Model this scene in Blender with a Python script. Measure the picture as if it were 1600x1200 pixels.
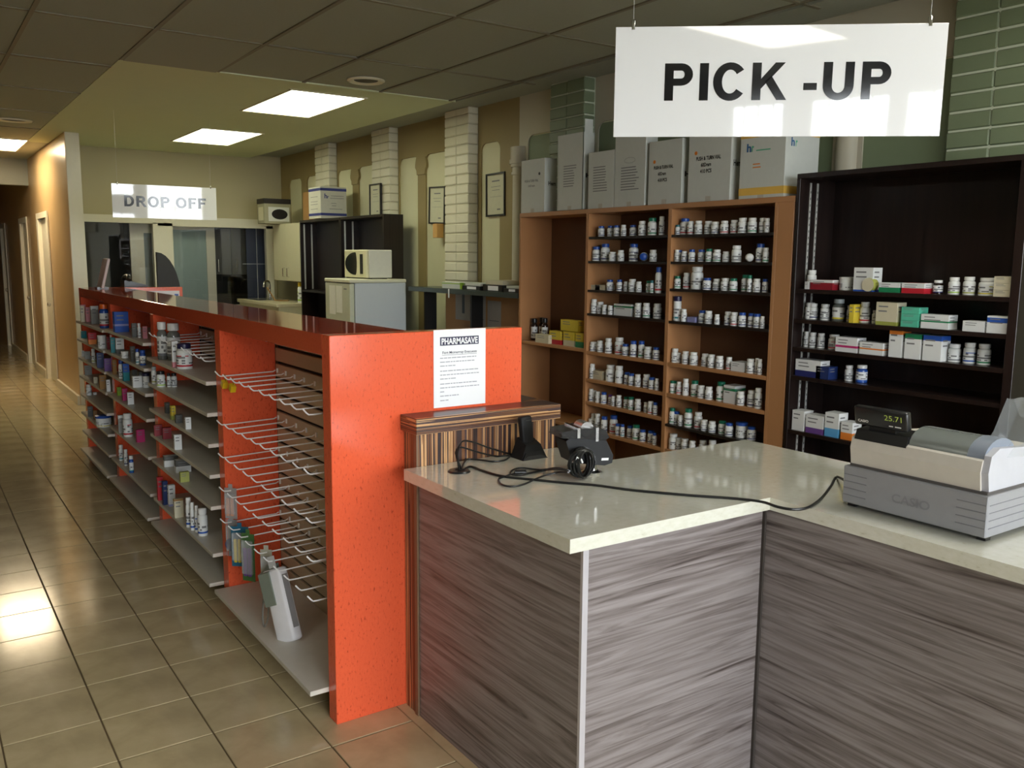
import bpy, bmesh, math, random
from mathutils import Vector, Matrix
random.seed(7)
for o in list(bpy.data.objects): bpy.data.objects.remove(o)
scn = bpy.context.scene
COL = scn.collection
# ------------------------------------------------------------------ camera
CAM = Vector((0, 0, 1.6)); FPX = 1374.94
yaw, pitch, roll = (math.radians(a) for a in (34.5716, 8.0834, 0.5104))
fw = Vector((math.sin(yaw)*math.cos(pitch), math.cos(yaw)*math.cos(pitch), -math.sin(pitch)))
rt = Vector((math.cos(yaw), -math.sin(yaw), 0)); up = rt.cross(fw)
r2 = rt*math.cos(roll)+up*math.sin(roll); u2 = -rt*math.sin(roll)+up*math.cos(roll)
cd = bpy.data.cameras.new('camera'); cam = bpy.data.objects.new('camera', cd); COL.objects.link(cam)
cd.sensor_width = 36; cd.lens = FPX*36/1600; cd.clip_start = 0.05
mw = Matrix((r2, u2, -fw)).transposed().to_4x4(); mw.translation = CAM; cam.matrix_world = mw
scn.camera = cam
# ------------------------------------------------------------------ view
vs = scn.view_settings
vs.view_transform = 'Standard'; vs.look = 'None'; vs.gamma = 1; vs.use_curve_mapping = False; vs.exposure = 0.0
# ------------------------------------------------------------------ daylight: a plain overcast sky seen through the shop windows
SKY = 20.5
world = bpy.data.worlds.new('sky'); scn.world = world; world.use_nodes = True
bg = world.node_tree.nodes['Background']; bg.inputs[0].default_value = (0.90, 0.96, 1.0, 1); bg.inputs[1].default_value = SKY
WIN = [(-1.3, -.69), (-.5, .27), (.34, 1.3), (1.5, 2.65), (2.85, 4.05)]       # window openings in the front wall (x ranges)
WZ = (0.12, 2.72); FRONT = -3.6
for a, b in WIN:
    l = bpy.data.lights.new('daylight_portal', 'AREA'); l.shape = 'RECTANGLE'; l.size = b-a; l.size_y = WZ[1]-WZ[0]
    l.cycles.is_portal = True
    lo = bpy.data.objects.new('daylight_portal', l); COL.objects.link(lo)
    lo.location = ((a+b)/2, FRONT-0.13, sum(WZ)/2); lo.rotation_euler = (math.radians(90), 0, 0)   # looks along +Y, into the shop
scn.cycles.max_bounces = 8; scn.cycles.diffuse_bounces = 4; scn.cycles.glossy_bounces = 4
scn.cycles.transparent_max_bounces = 12; scn.cycles.sample_clamp_indirect = 4.0
scn.cycles.caustics_reflective = False; scn.cycles.caustics_refractive = False

# ------------------------------------------------------------------ helpers
def ray(u, v): return (r2*((u-800)/FPX) - u2*((v-600)/FPX) + fw)
def on(u, v, ax, val):
    d = ray(u, v); t = (val-CAM[ax])/d[ax]; return CAM+d*t
def depth(p): return (Vector(p)-CAM).dot(fw)

def lin(c):
    return tuple((x/12.92 if x <= .04045 else ((x+.055)/1.055)**2.4) for x in c)
def rgb(r, g, b): return lin((r/255, g/255, b/255))
MATS = {}
def mat(name, col, rough=.5, metal=0, emit=None, es=0, spec=.5, noise=.06, nscale=30, alpha=1, coat=0, bump=0):
    if name in MATS: return MATS[name]
    m = bpy.data.materials.new(name); m.use_nodes = True; nt = m.node_tree; N = nt.nodes; L = nt.links
    p = N['Principled BSDF']
    p.inputs['Roughness'].default_value = rough; p.inputs['Metallic'].default_value = metal
    p.inputs['Specular IOR Level'].default_value = spec; p.inputs['Coat Weight'].default_value = coat
    p.inputs['Coat Roughness'].default_value = .08
    if alpha < 1: p.inputs['Alpha'].default_value = alpha
    c4 = (*col, 1)
    if noise > 0 and emit is None:
        tc = N.new('ShaderNodeTexCoord'); n = N.new('ShaderNodeTexNoise'); n.inputs['Scale'].default_value = nscale; n.inputs['Detail'].default_value = 3
        mx = N.new('ShaderNodeMix'); mx.data_type = 'RGBA'
        mx.inputs[6].default_value = tuple(max(0, x*(1-noise)) for x in col)+(1,); mx.inputs[7].default_value = tuple(min(1, x*(1+noise)) for x in col)+(1,)
        L.new(tc.outputs['Object'], n.inputs['Vector']); L.new(n.outputs['Fac'], mx.inputs[0]); L.new(mx.outputs[2], p.inputs['Base Color'])
        if bump:
            b = N.new('ShaderNodeBump'); b.inputs['Strength'].default_value = bump; b.inputs['Distance'].default_value = .004
            L.new(n.outputs['Fac'], b.inputs['Height']); L.new(b.outputs[0], p.inputs['Normal'])
    else:
        p.inputs['Base Color'].default_value = c4
    if emit is not None:
        p.inputs['Emission Color'].default_value = (*emit, 1); p.inputs['Emission Strength'].default_value = es
    MATS[name] = m; return m
def ramp_mat(name, stops, axis_scale, rough=.4, kind='noise', detail=4, scale=1, distort=0, coat=0, interp='LINEAR', bump=0, spec=.5):
    """colour ramp driven by a noise stretched per axis (object space)"""
    m = bpy.data.materials.new(name); m.use_nodes = True; nt = m.node_tree; N = nt.nodes; L = nt.links
    p = N['Principled BSDF']; p.inputs['Roughness'].default_value = rough; p.inputs['Coat Weight'].default_value = coat; p.inputs['Coat Roughness'].default_value = .025
    p.inputs['Specular IOR Level'].default_value = spec
    tc = N.new('ShaderNodeTexCoord'); mp = N.new('ShaderNodeMapping'); mp.inputs['Scale'].default_value = axis_scale
    L.new(tc.outputs['Object'], mp.inputs['Vector'])
    n = N.new('ShaderNodeTexNoise'); n.inputs['Scale'].default_value = scale; n.inputs['Detail'].default_value = detail; n.inputs['Distortion'].default_value = distort
    n.inputs['Roughness'].default_value = .6
    L.new(mp.outputs[0], n.inputs['Vector'])
    cr = N.new('ShaderNodeValToRGB'); cr.color_ramp.interpolation = interp
    el = cr.color_ramp.elements
    while len(el) < len(stops): el.new(.5)
    for e, (pos, c) in zip(el, stops): e.position = pos; e.color = (*c, 1)
    L.new(n.outputs['Fac'], cr.inputs[0]); L.new(cr.outputs[0], p.inputs['Base Color'])
    if bump:
        b = N.new('ShaderNodeBump'); b.inputs['Strength'].default_value = bump; b.inputs['Distance'].default_value = .002
        L.new(n.outputs['Fac'], b.inputs['Height']); L.new(b.outputs[0], p.inputs['Normal'])
    MATS[name] = m; return m
def thin_glass(name, tint=(1, 1, 1), rough=.0):
    m = bpy.data.materials.new(name); m.use_nodes = True; nt = m.node_tree; N = nt.nodes; L = nt.links; N.clear()
    o = N.new('ShaderNodeOutputMaterial'); t = N.new('ShaderNodeBsdfTransparent'); g = N.new('ShaderNodeBsdfGlossy'); f = N.new('ShaderNodeFresnel'); mx = N.new('ShaderNodeMixShader')
    t.inputs[0].default_value = (*tint, 1); g.inputs['Roughness'].default_value = rough; f.inputs[0].default_value = 1.5
    L.new(f.outputs[0], mx.inputs[0]); L.new(t.outputs[0], mx.inputs[1]); L.new(g.outputs[0], mx.inputs[2]); L.new(mx.outputs[0], o.inputs[0])
    MATS[name] = m; return m

class MB:
    def __init__(s): s.v = []; s.f = []; s.m = []
    def add(s, vs, fs, mi=0):
        b = len(s.v); s.v += [Vector(x) for x in vs]; s.f += [tuple(b+i for i in f) for f in fs]
        s.m += (mi if isinstance(mi, list) else [mi]*len(fs)); return s
    def box(s, x0, x1, y0, y1, z0, z1, mi=0):
        return s.add([(x0,y0,z0),(x1,y0,z0),(x1,y1,z0),(x0,y1,z0),(x0,y0,z1),(x1,y0,z1),(x1,y1,z1),(x0,y1,z1)],
                     [(0,3,2,1),(4,5,6,7),(0,1,5,4),(1,2,6,5),(2,3,7,6),(3,0,4,7)], mi)
    def bev(s, x0, x1, y0, y1, z0, z1, b=.004, mi=0, seg=1):
        bm = bmesh.new(); bmesh.ops.create_cube(bm, size=1)
        for v in bm.verts: v.co = Vector(((x0+x1)/2+v.co.x*(x1-x0), (y0+y1)/2+v.co.y*(y1-y0), (z0+z1)/2+v.co.z*(z1-z0)))
        bmesh.ops.bevel(bm, geom=bm.edges[:], offset=b, segments=seg, affect='EDGES', profile=.5)
        bm.verts.index_update(); s.add([v.co.copy() for v in bm.verts], [tuple(v.index for v in f.verts) for f in bm.faces], mi); bm.free(); return s
    def prism(s, poly, axis, a, b, mi=0):
        """poly: list of 2D points in the two other axes (in axis order), extruded along axis from a to b"""
        n = len(poly)
        def P(p, t):
            q = list(p); q.insert(axis, t); return tuple(q)
        vs = [P(p, a) for p in poly]+[P(p, b) for p in poly]
        fs = [tuple(range(n)), tuple(range(2*n-1, n-1, -1))]+[(i, i+n, (i+1) % n+n, (i+1) % n) for i in range(n)]
        return s.add(vs, fs, mi)
    def lathe(s, prof, n=14, c=(0,0,0), mi=0, axis=2, cap=True):
        """prof: [(r, z)]; mi may be a list with one index per band"""
        vs = []; fs = []; ms = []
        for r, z in prof:
            for k in range(n):
                a = 2*math.pi*k/n; q = [r*math.cos(a), r*math.sin(a)]; q.insert(axis, z); vs.append((q[0]+c[0], q[1]+c[1], q[2]+c[2]))
        for i in range(len(prof)-1):
            for k in range(n):
                k2 = (k+1) % n; fs.append((i*n+k, i*n+k2, (i+1)*n+k2, (i+1)*n+k)); ms.append(mi[i] if isinstance(mi, list) else mi)
        if cap:
            fs.append(tuple(range(n-1, -1, -1))); ms.append(mi[0] if isinstance(mi, list) else mi)
            b = (len(prof)-1)*n; fs.append(tuple(range(b, b+n))); ms.append(mi[-1] if isinstance(mi, list) else mi)
        return s.add(vs, fs, ms)
    def tube(s, pts, r, n=6, mi=0, cap=True):
        pts = [Vector(p) for p in pts]; vs = []; fs = []; prev = None
        for i, p in enumerate(pts):
            t = (pts[min(i+1, len(pts)-1)]-pts[max(i-1, 0)]).normalized()
            if prev is None:
                a = Vector((0, 0, 1)) if abs(t.z) < .9 else Vector((1, 0, 0)); nrm = t.cross(a).normalized()
            else:
                nrm = (prev-t*prev.dot(t)); nrm = nrm.normalized() if nrm.length > 1e-6 else t.orthogonal().normalized()
            prev = nrm; bn = t.cross(nrm)
            rr = r[i] if isinstance(r, (list, tuple)) else r
            for k in range(n):
                a = 2*math.pi*k/n; vs.append(p+nrm*(rr*math.cos(a))+bn*(rr*math.sin(a)))
        for i in range(len(pts)-1):
            for k in range(n):
                k2 = (k+1) % n; fs.append((i*n+k, i*n+k2, (i+1)*n+k2, (i+1)*n+k))
        if cap: fs.append(tuple(range(n-1, -1, -1))); b = (len(pts)-1)*n; fs.append(tuple(range(b, b+n)))
        return s.add(vs, fs, mi)
    def quad(s, o, r, u, mi=0):
        o, r, u = Vector(o), Vector(r), Vector(u); return s.add([o, o+r, o+r+u, o+u], [(0, 1, 2, 3)], mi)
    def text(s, body, size, o, r, u, mi=0, bold=0, width=None, lift=.0008):
        vs, fs, w = text_mesh(body, bold); o, r, u = Vector(o), Vector(r).normalized(), Vector(u).normalized()
        k = size; kx = size if width is None else width/w
        n = r.cross(u); return s.add([o+r*(x*kx)+u*(y*k)+n*lift for x, y in vs], fs, mi)
    def xf(s, M):
        s.v = [M @ p for p in s.v]; return s
    def mesh(s, name, mats, smooth=None):
        me = bpy.data.meshes.new(name); me.from_pydata([tuple(p) for p in s.v], [], s.f)
        for m in (mats if isinstance(mats, (list, tuple)) else [mats]): me.materials.append(m)
        me.polygons.foreach_set('material_index', s.m)
        bm = bmesh.new(); bm.from_mesh(me); bmesh.ops.recalc_face_normals(bm, faces=bm.faces[:]) if smooth is not None or True else 0
        bm.to_mesh(me); bm.free()
        if smooth is not None:
            me.shade_smooth(); me.set_sharp_from_angle(angle=math.radians(smooth))
        me.update(); return me
TXT = {}
def text_mesh(body, bold=0):
    key = (body, bold)
    if key in TXT: return TXT[key]
    c = bpy.data.curves.new('t', 'FONT'); c.body = body; c.size = 1; c.offset = bold; c.align_x = 'CENTER'; c.resolution_u = 3
    o = bpy.data.objects.new('t', c); COL.objects.link(o)
    dg = bpy.context.evaluated_depsgraph_get(); me = bpy.data.meshes.new_from_object(o.evaluated_get(dg))
    vs = [(v.co.x, v.co.y) for v in me.vertices]; fs = [tuple(p.vertices) for p in me.polygons]
    w = max(x for x, y in vs)-min(x for x, y in vs)
    bpy.data.objects.remove(o); bpy.data.curves.remove(c); bpy.data.meshes.remove(me)
    TXT[key] = (vs, fs, w); return TXT[key]

ORG = {}
def wl(o): return ORG.get(o.name, Vector((0, 0, 0)))
def tag(o, label, cat, group=None):
    o['label'] = label; o['category'] = cat
    if group: o['group'] = group
    return o
def thing(name, label, cat, loc=(0, 0, 0), rotz=0, group=None):
    o = bpy.data.objects.new(name, None); o.empty_display_size = .05; COL.objects.link(o); o.location = loc; o.rotation_euler = (0, 0, rotz)
    ORG[o.name] = Vector(loc); return tag(o, label, cat, group)
def part(name, mb, mats, parent=None, org=None, local=False, smooth=None):
    """a mesh object; mb is in world coordinates unless local (then relative to the parent)"""
    base = wl(parent) if parent is not None else Vector((0, 0, 0))
    if local: o_ = Vector((0, 0, 0)) if parent is not None else Vector(org or (0, 0, 0))
    else:
        w = Vector(org) if org is not None else (base if parent is not None else Vector((0, 0, 0)))
        mb.v = [p-w for p in mb.v]; o_ = w-base
    o = bpy.data.objects.new(name, mb.mesh(name, mats, smooth)); COL.objects.link(o)
    if parent is not None: o.parent = parent
    o.location = o_; ORG[o.name] = base+o_
    return o
def struct(name, mb, mats, parent=None, label=None, org=None):
    o = part(name, mb, mats, parent, org)
    if parent is None:
        o['kind'] = 'structure'
        if label: o['label'] = label
    return o
def inst(name, me, parent, loc=(0, 0, 0), scale=None, rot=None):
    o = bpy.data.objects.new(name, me); COL.objects.link(o); o.parent = parent; o.location = loc
    if scale is not None: o.scale = scale
    if rot is not None: o.rotation_euler = rot
    ORG[o.name] = wl(parent)+Vector(loc) if parent is not None else Vector(loc)
    return o
ORD = ['first', 'second', 'third', 'fourth', 'fifth', 'sixth', 'seventh', 'eighth', 'ninth', 'tenth', 'eleventh', 'twelfth', 'thirteenth', 'fourteenth', 'fifteenth', 'sixteenth']
H = 2.86; WX = 4.2

# ------------------------------------------------------------------ materials
WHITE = mat('white_plastic', (.80, .80, .78), .4)
ORANGE = ramp_mat('orange_laminate', [(.31, (.42, .042, .016)), (.41, (.76, .110, .043)), (1, (.85, .138, .056))], (46, 46, 20), rough=.15, scale=3, detail=8, distort=.2)
ORGLOSS = ramp_mat('orange_gloss_top', [(.30, (.50, .055, .020)), (.37, (.60, .080, .030)), (1, (.66, .10, .040))], (30, 30, 30), rough=.045, scale=4, detail=6, distort=.3, spec=.7)
SLATM = mat('taupe_melamine', rgb(186, 168, 140), .45)
SHELFM = mat('grey_melamine_shelf', rgb(205, 200, 188), .4)
BLACKM = mat('black_metal', (.012, .012, .012), .4)
WIREM = mat('white_wire', (.85, .84, .83), .3, spec=.6)
WOODG = ramp_mat('grey_wood_laminate', [(.30, rgb(70, 61, 58)), (.42, rgb(112, 103, 101)), (.56, rgb(138, 130, 129)), (.72, rgb(154, 146, 146))], (1.0, 1.0, 27), rough=.40, scale=1.6, detail=10, distort=1.4)
STONE = ramp_mat('speckled_stone_laminate', [(.26, rgb(196, 193, 174)), (.36, rgb(216, 215, 200)), (.7, rgb(224, 223, 212))], (40, 40, 90), rough=.12, scale=1, detail=6, spec=.5, coat=1)
def stripes(name, scale):
    Z = [(0, rgb(40, 27, 24)), (.36, rgb(62, 46, 44)), (.42, rgb(120, 80, 52)), (.47, rgb(74, 56, 56)), (.51, rgb(206, 160, 112)), (.545, rgb(110, 72, 46)), (.58, rgb(60, 48, 50)), (.63, rgb(190, 140, 95)), (.68, rgb(90, 60, 42))]
    return ramp_mat(name, Z, scale, rough=.3, scale=1, detail=3, interp='CONSTANT')
STRV = stripes('zebrano_vertical', (21, 21, .12)); STRH = stripes('zebrano_horizontal', (.25, .9, 34))
BROWN = mat('brown_laminate', rgb(176, 126, 84), .4, noise=.1, nscale=6)
BROWNB = mat('brown_back', rgb(110, 76, 50), .5)
DARKW = ramp_mat('dark_wenge', [(.35, rgb(24, 16, 15)), (.65, rgb(36, 25, 22))], (14, 14, .7), rough=.32, scale=3)
CHROME = mat('chrome', (.7, .7, .7), .15, metal=1)
STEEL = mat('white_steel_strip', (.62, .62, .6), .4, metal=.3)
CARD = mat('white_cardboard', rgb(202, 205, 200), .75, noise=.04)
CARDIN = mat('dark_inside_box', rgb(70, 60, 48), .8)
KRAFT = mat('kraft_cardboard', rgb(160, 120, 72), .8)
INK = mat('black_ink', rgb(26, 26, 28), .5)
GREYINK = mat('grey_ink', rgb(120, 120, 122), .6)
PAPER = mat('white_paper', (.86, .86, .88), .6, noise=.01)
BLACKP = mat('black_plastic', (.014, .014, .015), .28)
RUBBER = mat('black_cable', (.010, .010, .010), .35)
WALLTAN = mat('tan_wall_paint', rgb(208, 176, 128), .24, noise=.04, nscale=4)
WALLG = mat('beige_wall_paint', rgb(186, 176, 140), .6, noise=.03, nscale=4)
TRIMW = mat('cream_trim_paint', rgb(226, 220, 198), .4, noise=.03)
GLASS = thin_glass('window_glass')
# ================================================================== THE SETTING
TILEM = ramp_mat('beige_floor_tile', [(.25, rgb(168, 152, 118)), (.5, rgb(192, 175, 138)), (.75, rgb(205, 188, 152))], (3, 3, 3), rough=.13, scale=1.4, detail=6, distort=.4, spec=.6)
GROUT = mat('floor_grout', rgb(104, 88, 62), .8)
fl = struct('floor', MB().box(-2.5, 4.5, FRONT-.1, 20, -.12, -.004), GROUT)
tm = MB().bev(-.1475, .1475, -.1475, .1475, -.006, 0, .0018).mesh('floor_tile', TILEM)
rest = MB(); GX, GY = .457, 2.861
for i in range(-10, 15):
    for j in range(-23, 58):
        x, y = GX+.15+i*.3, GY+.15+j*.3
        if x < -2.4 or x > 4.3 or y < FRONT+.1 or y > 19.9: continue
        if y < 9.9 and x > 1.45: continue
        p_ = (y > 1.9 and .02*y < x < 1.45 and y < 12.4)
        if p_: inst('floor_tile', tm, fl, (x, y, 0))
        else: rest.box(x-.1475, x+.1475, y-.1475, y+.1475, -.006, 0)
rs = part('floor_tile_field', rest, TILEM, fl); rs['kind'] = 'stuff'
part('staff_floor', MB().box(1.357, 4.3, FRONT+.1, 9.758, -.006, 0), TILEM, fl)

# ceiling: T-bar grid with lay-in panels near, plain drywall around the two lit troffers
CT = mat('ceiling_tile_white', rgb(164, 168, 156), .8, noise=.05, nscale=60, bump=.15)
CT2 = mat('ceiling_drywall', rgb(216, 224, 190), .7, noise=.02, nscale=5)
TBAR = mat('ceiling_grid_bar', rgb(124, 118, 100), .5)
ce = struct('ceiling', MB().box(-2.5, 4.5, FRONT-.1, 20, H+.16, H+.2), mat('ceiling_void', rgb(60, 54, 44), .9))
XL = [-1.83+.61*k for k in range(0, 11)]; XL = [x-.0 for x in XL]
# measured grid lines: x = 0.66, 1.26, 1.88 ... (0.617 pitch), y = 4.18, 5.40 ...
gx = [.655+.6175*k for k in range(-5, 7)]
gy = [4.18+1.22*k for k in range(-7, 3)]
panel = MB().bev(-.300, .300, -.602, .602, 0, .015, .004).mesh('ceiling_tile', CT)
trof = [(.66, -.35)]
for xi in range(len(gx)-1):
    for yi in range(len(gy)-1):
        cx, cy = (gx[xi]+gx[xi+1])/2, (gy[yi]+gy[yi+1])/2
        if (abs(cx-.346) < .1 and abs(cy+1.31) < .3) or (abs(cx+.889) < .1 and abs(cy-2.35) < .3) or (abs(cx-2.816) < .1 and abs(cy-1.13) < .3): continue
        if cx > 3.95: continue
        rot = None; z = H+.004
        if abs(cx-1.58) < .1 and abs(cy-6.01) < .3: rot = (math.radians(-.55), math.radians(.25), 0); z = H-.002
        elif (xi*7+yi*3) % 5 == 0: rot = (math.radians(.35), math.radians(-.3), 0)
        sc = None
        if cy > 5.5 and cx > 1.26: cy = 5.885; sc = (1, .785, 1)
        inst('ceiling_tile', panel, ce, (cx, cy, z), rot=rot, scale=sc)
for x in gx:
    if x > 4: continue
    part('grid_bar', MB().box(x-.012, x+.012, FRONT, 6.37 if x > 1.2 else 20, H-.003, H+.004), TBAR, ce)
for y in gy: part('grid_bar', MB().box(-2.4, 3.9 if y < 6.4 else 1.26, y-.012, y+.012, H-.002, H+.004), TBAR, ce)
# far part: drywall with openings for the two troffers
T1 = (2.535, 3.135, 6.655, 7.84); T2 = (2.56, 3.16, 9.16, 10.35)
dw = MB(); x0, x1, y0, y1 = 1.262, 3.80, 6.37, 11.5
for a, b, c, d in ((x0, T1[0], y0, y1), (T2[1], x1, y0, y1), (T1[0], T2[1], y0, T1[2]), (T1[0], T2[1], T1[3], T2[2]), (T1[0], T2[1], T2[3], y1), (T1[1], T2[1], T1[2], T1[3]), (T1[0], T2[0], T2[2], T2[3])):
    dw.box(a, b, c, d, H, H+.03)
dw.box(x0, x1, y0-.02, y0, H-.004, H+.03)
part('drywall_panel', dw, CT2, ce)
# corridor part of the ceiling
for j in range(5):
    for xi in range(3, 6):
        cx = (gx[xi]+gx[xi+1])/2; cy = 6.62+.61+j*1.22+ .02
        if cx < 1.26 and not (abs(cx-.96) < .1 and j == 4 and False): inst('ceiling_tile', panel, ce, (cx, cy, H+.004))
for j in range(5): part('grid_bar', MB().box(-2.4, 1.262, 6.64+j*1.22-.012, 6.64+j*1.22+.012, H-.002, H+.004), TBAR, ce)
part('corridor_panel', MB().box(-2.4, .655, 12.75, 20, H, H+.02).box(.655, 1.262, 12.75, 20, H, H+.02).box(1.262, 1.5, 11.5, 20, H, H+.02), CT, ce)
# slightly raised strip along the right wall
part('soffit_strip', MB().box(3.80, WX+.05, FRONT, 11.5, H+.035, H+.06).box(3.795, 3.80, FRONT, 11.5, H-.002, H+.06), CT, ce)
part('corridor_bulkhead', MB().box(-2.4, 1.5, 13.6, 13.75, 2.52, H), CT, ce)

# outer walls
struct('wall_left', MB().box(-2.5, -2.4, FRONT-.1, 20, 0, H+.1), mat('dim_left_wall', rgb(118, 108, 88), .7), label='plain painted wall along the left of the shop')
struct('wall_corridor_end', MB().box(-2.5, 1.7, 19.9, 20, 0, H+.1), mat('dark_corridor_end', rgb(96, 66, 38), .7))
# front wall with window openings
fwm = MB(); xs = [-2.5]+[v for w in WIN for v in w]+[4.5]
for i in range(0, len(xs), 2): fwm.box(xs[i], xs[i+1], FRONT-.12, FRONT, 0, H+.1)
for a, b in WIN: fwm.box(a, b, FRONT-.12, FRONT, 0, WZ[0]); fwm.box(a, b, FRONT-.12, FRONT, WZ[1], H+.1)
struct('wall_front', fwm, mat('front_wall_paint', rgb(200, 192, 170), .7))
for i, (a, b) in enumerate(WIN):
    m = MB(); t = .04
    m.box(a, a+t, FRONT-.1, FRONT-.03, *WZ).box(b-t, b, FRONT-.1, FRONT-.03, *WZ).box(a, b, FRONT-.1, FRONT-.03, WZ[0], WZ[0]+t).box(a, b, FRONT-.1, FRONT-.03, WZ[1]-t, WZ[1])
    for k in range(1, 4): x = a+(b-a)*k/4; m.box(x-.008, x+.008, FRONT-.09, FRONT-.07, *WZ)
    for z in (1.0, 1.55, 2.1): m.box(a, b, FRONT-.09, FRONT-.07, z-.008, z+.008)
    w = struct('window_%d' % (i+1), m, TRIMW, label='shop front window behind the camera')
    part('glass_pane', MB().box(a, b, FRONT-.07, FRONT-.064, *WZ), GLASS, w)
struct('ground_outside', MB().box(-30, 30, -60, FRONT-.12, -.3, -.12), mat('asphalt', rgb(150, 148, 142), .9))

# back wall of the dispensary with the two internal windows and the partition beside the corridor
BY = 11.5
bw = MB(); bw.box(1.6, 1.795, BY, BY+.1, 0, H+.05); bw.box(1.795, 4.06, BY, BY+.1, 2.08, H+.05); bw.box(4.06, 4.3, BY, BY+.1, 0, H+.05); bw.box(1.795, 4.06, BY, BY+.1, 0, .95)
wb = struct('wall_back', bw, WALLG)
t5 = struct('trim_5', MB().box(1.795, 2.62, BY-.03, BY+.06, 1.99, 2.08).box(2.62, 4.06, BY-.03, BY+.06, 1.965, 2.08).box(2.56, 2.79, BY-.03, BY+.06, .95, 2.0).box(1.74, 1.80, BY-.03, BY+.06, .95, 2.08).box(3.97, 4.06, BY-.03, BY+.06, .95, 2.0).box(1.795, 4.06, BY-.05, BY+.06, .92, .98), TRIMW, label='cream frame around the two internal windows')
part('glass_pane', MB().box(1.80, 2.56, BY+.02, BY+.026, .98, 1.99), GLASS, t5)
part('glass_pane', MB().box(2.79, 3.97, BY+.02, BY+.026, .98, 1.965), GLASS, t5)
# the room behind those windows
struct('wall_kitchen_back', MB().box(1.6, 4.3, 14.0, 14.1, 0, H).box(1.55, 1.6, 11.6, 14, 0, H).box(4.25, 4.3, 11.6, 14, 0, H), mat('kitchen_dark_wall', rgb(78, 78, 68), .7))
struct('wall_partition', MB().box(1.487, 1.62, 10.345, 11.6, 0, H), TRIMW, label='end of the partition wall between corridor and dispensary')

# corridor wall with door frames
DOORS = [(11.95, 12.85), (14.05, 14.9), (17.2, 18.0)]
cw = MB(); ys = [10.35]+[v for d in DOORS for v in d]+[20]
for i in range(0, len(ys), 2): cw.box(1.48, 1.6, ys[i], ys[i+1], 0, H)
for a, b in DOORS: cw.box(1.48, 1.6, a, b, 2.05, H)
struct('wall_corridor', cw, WALLTAN)
for i, (a, b) in enumerate(DOORS):
    m = MB(); m.box(1.46, 1.61, a, a+.07, 0, 2.05).box(1.46, 1.61, b-.07, b, 0, 2.05).box(1.46, 1.61, a, b, 2.05, 2.12).box(1.46,1.475,a-.06,a,0,2.12).box(1.46,1.475,b,b+.06,0,2.12)
    d = struct('door_%d' % (i+1), m, TRIMW, label='white framed door in the tan corridor wall')
    part('door_leaf', MB().box(1.505, 1.545, a+.07, b-.07, .01, 2.05), TRIMW, d)
    part('door_handle', MB().lathe([(.012, 0), (.012, .04), (.026, .045), (.026, .07), (.01, .075)], 10, (0, 0, 0)).xf(Matrix.Translation((1.505, a+.13, 1.0)) @ Matrix.Rotation(-math.pi/2, 4, 'Y')), CHROME, d, smooth=40)
struct('baseboard_corridor', MB().box(1.455, 1.48, 10.345, 11.89, 0, .1).box(1.455, 1.48, 12.91, 13.99, 0, .1).box(1.455, 1.48, 14.96, 17.14, 0, .1), TRIMW)

# right wall: tan / white frame layer with rounded recesses, brick pilasters
RECC = mat('cream_recess_paint', rgb(216, 212, 178), .6, noise=.03, nscale=5)
RECG = mat('green_recess_paint', rgb(128, 142, 112), .6, noise=.03, nscale=5)
FRT = mat('tan_frame_paint', rgb(150, 132, 88), .6, noise=.04, nscale=5)
FRW = mat('white_frame_paint', rgb(196, 190, 172), .55, noise=.03, nscale=5)
BRW = mat('white_painted_brick', rgb(222, 217, 196), .5, noise=.05, nscale=14, bump=.3)
BRG = mat('sage_painted_brick', rgb(118, 130, 102), .5, noise=.06, nscale=14, bump=.3)
MORW = mat('white_mortar', rgb(190, 184, 160), .8); MORG = mat('pale_mortar', rgb(196, 204, 184), .8)
wr = struct('wall_right', MB().box(WX+.014, WX+.15, FRONT-.1, 11.6, 0, H+.1), RECC)
def arch_poly(y0, y1, top, r=.06, n=4):
    pts = [(y0, 0), (y0, top-r)]
    for k in range(n+1): a = math.pi-k*math.pi/2/n; pts.append((y0+r+r*math.cos(a), top-r+r*math.sin(a)))
    for k in range(n+1): a = math.pi/2-k*math.pi/2/n; pts.append((y1-r+r*math.cos(a), top-r+r*math.sin(a)))
    pts += [(y1, top-r), (y1, 0)]; return pts
def frame_layer(name, y0, y1, arches, mt, top=2.58):
    """flat layer on the wall, 5 cm proud, open at the arches"""
    m = MB(); xa, xb = WX, WX+.014; arches = sorted(arches)
    ys = [y0]+[v for a in arches for v in a]+[y1]
    for i in range(0, len(ys), 2): m.box(xa, xb, ys[i], ys[i+1], 0, top)
    m.box(xa, xb, y0, y1, top, H+.06)
    for a, b in arches:                               # rounded upper corners
        r = .07
        for c, sgn in ((a, 1), (b, -1)):
            poly = [(c, top)]+[(c+sgn*(r-r*math.cos(t)), top-r+r*math.sin(t)) for t in [k*math.pi/2/5 for k in range(6)]]
            m.prism(poly, 0, xa, xb)
    return part(name, m, mt, wr)
PIL = [9.88, 8.355, 6.85, 5.275, 3.77, 2.16]
PW = .205
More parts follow.
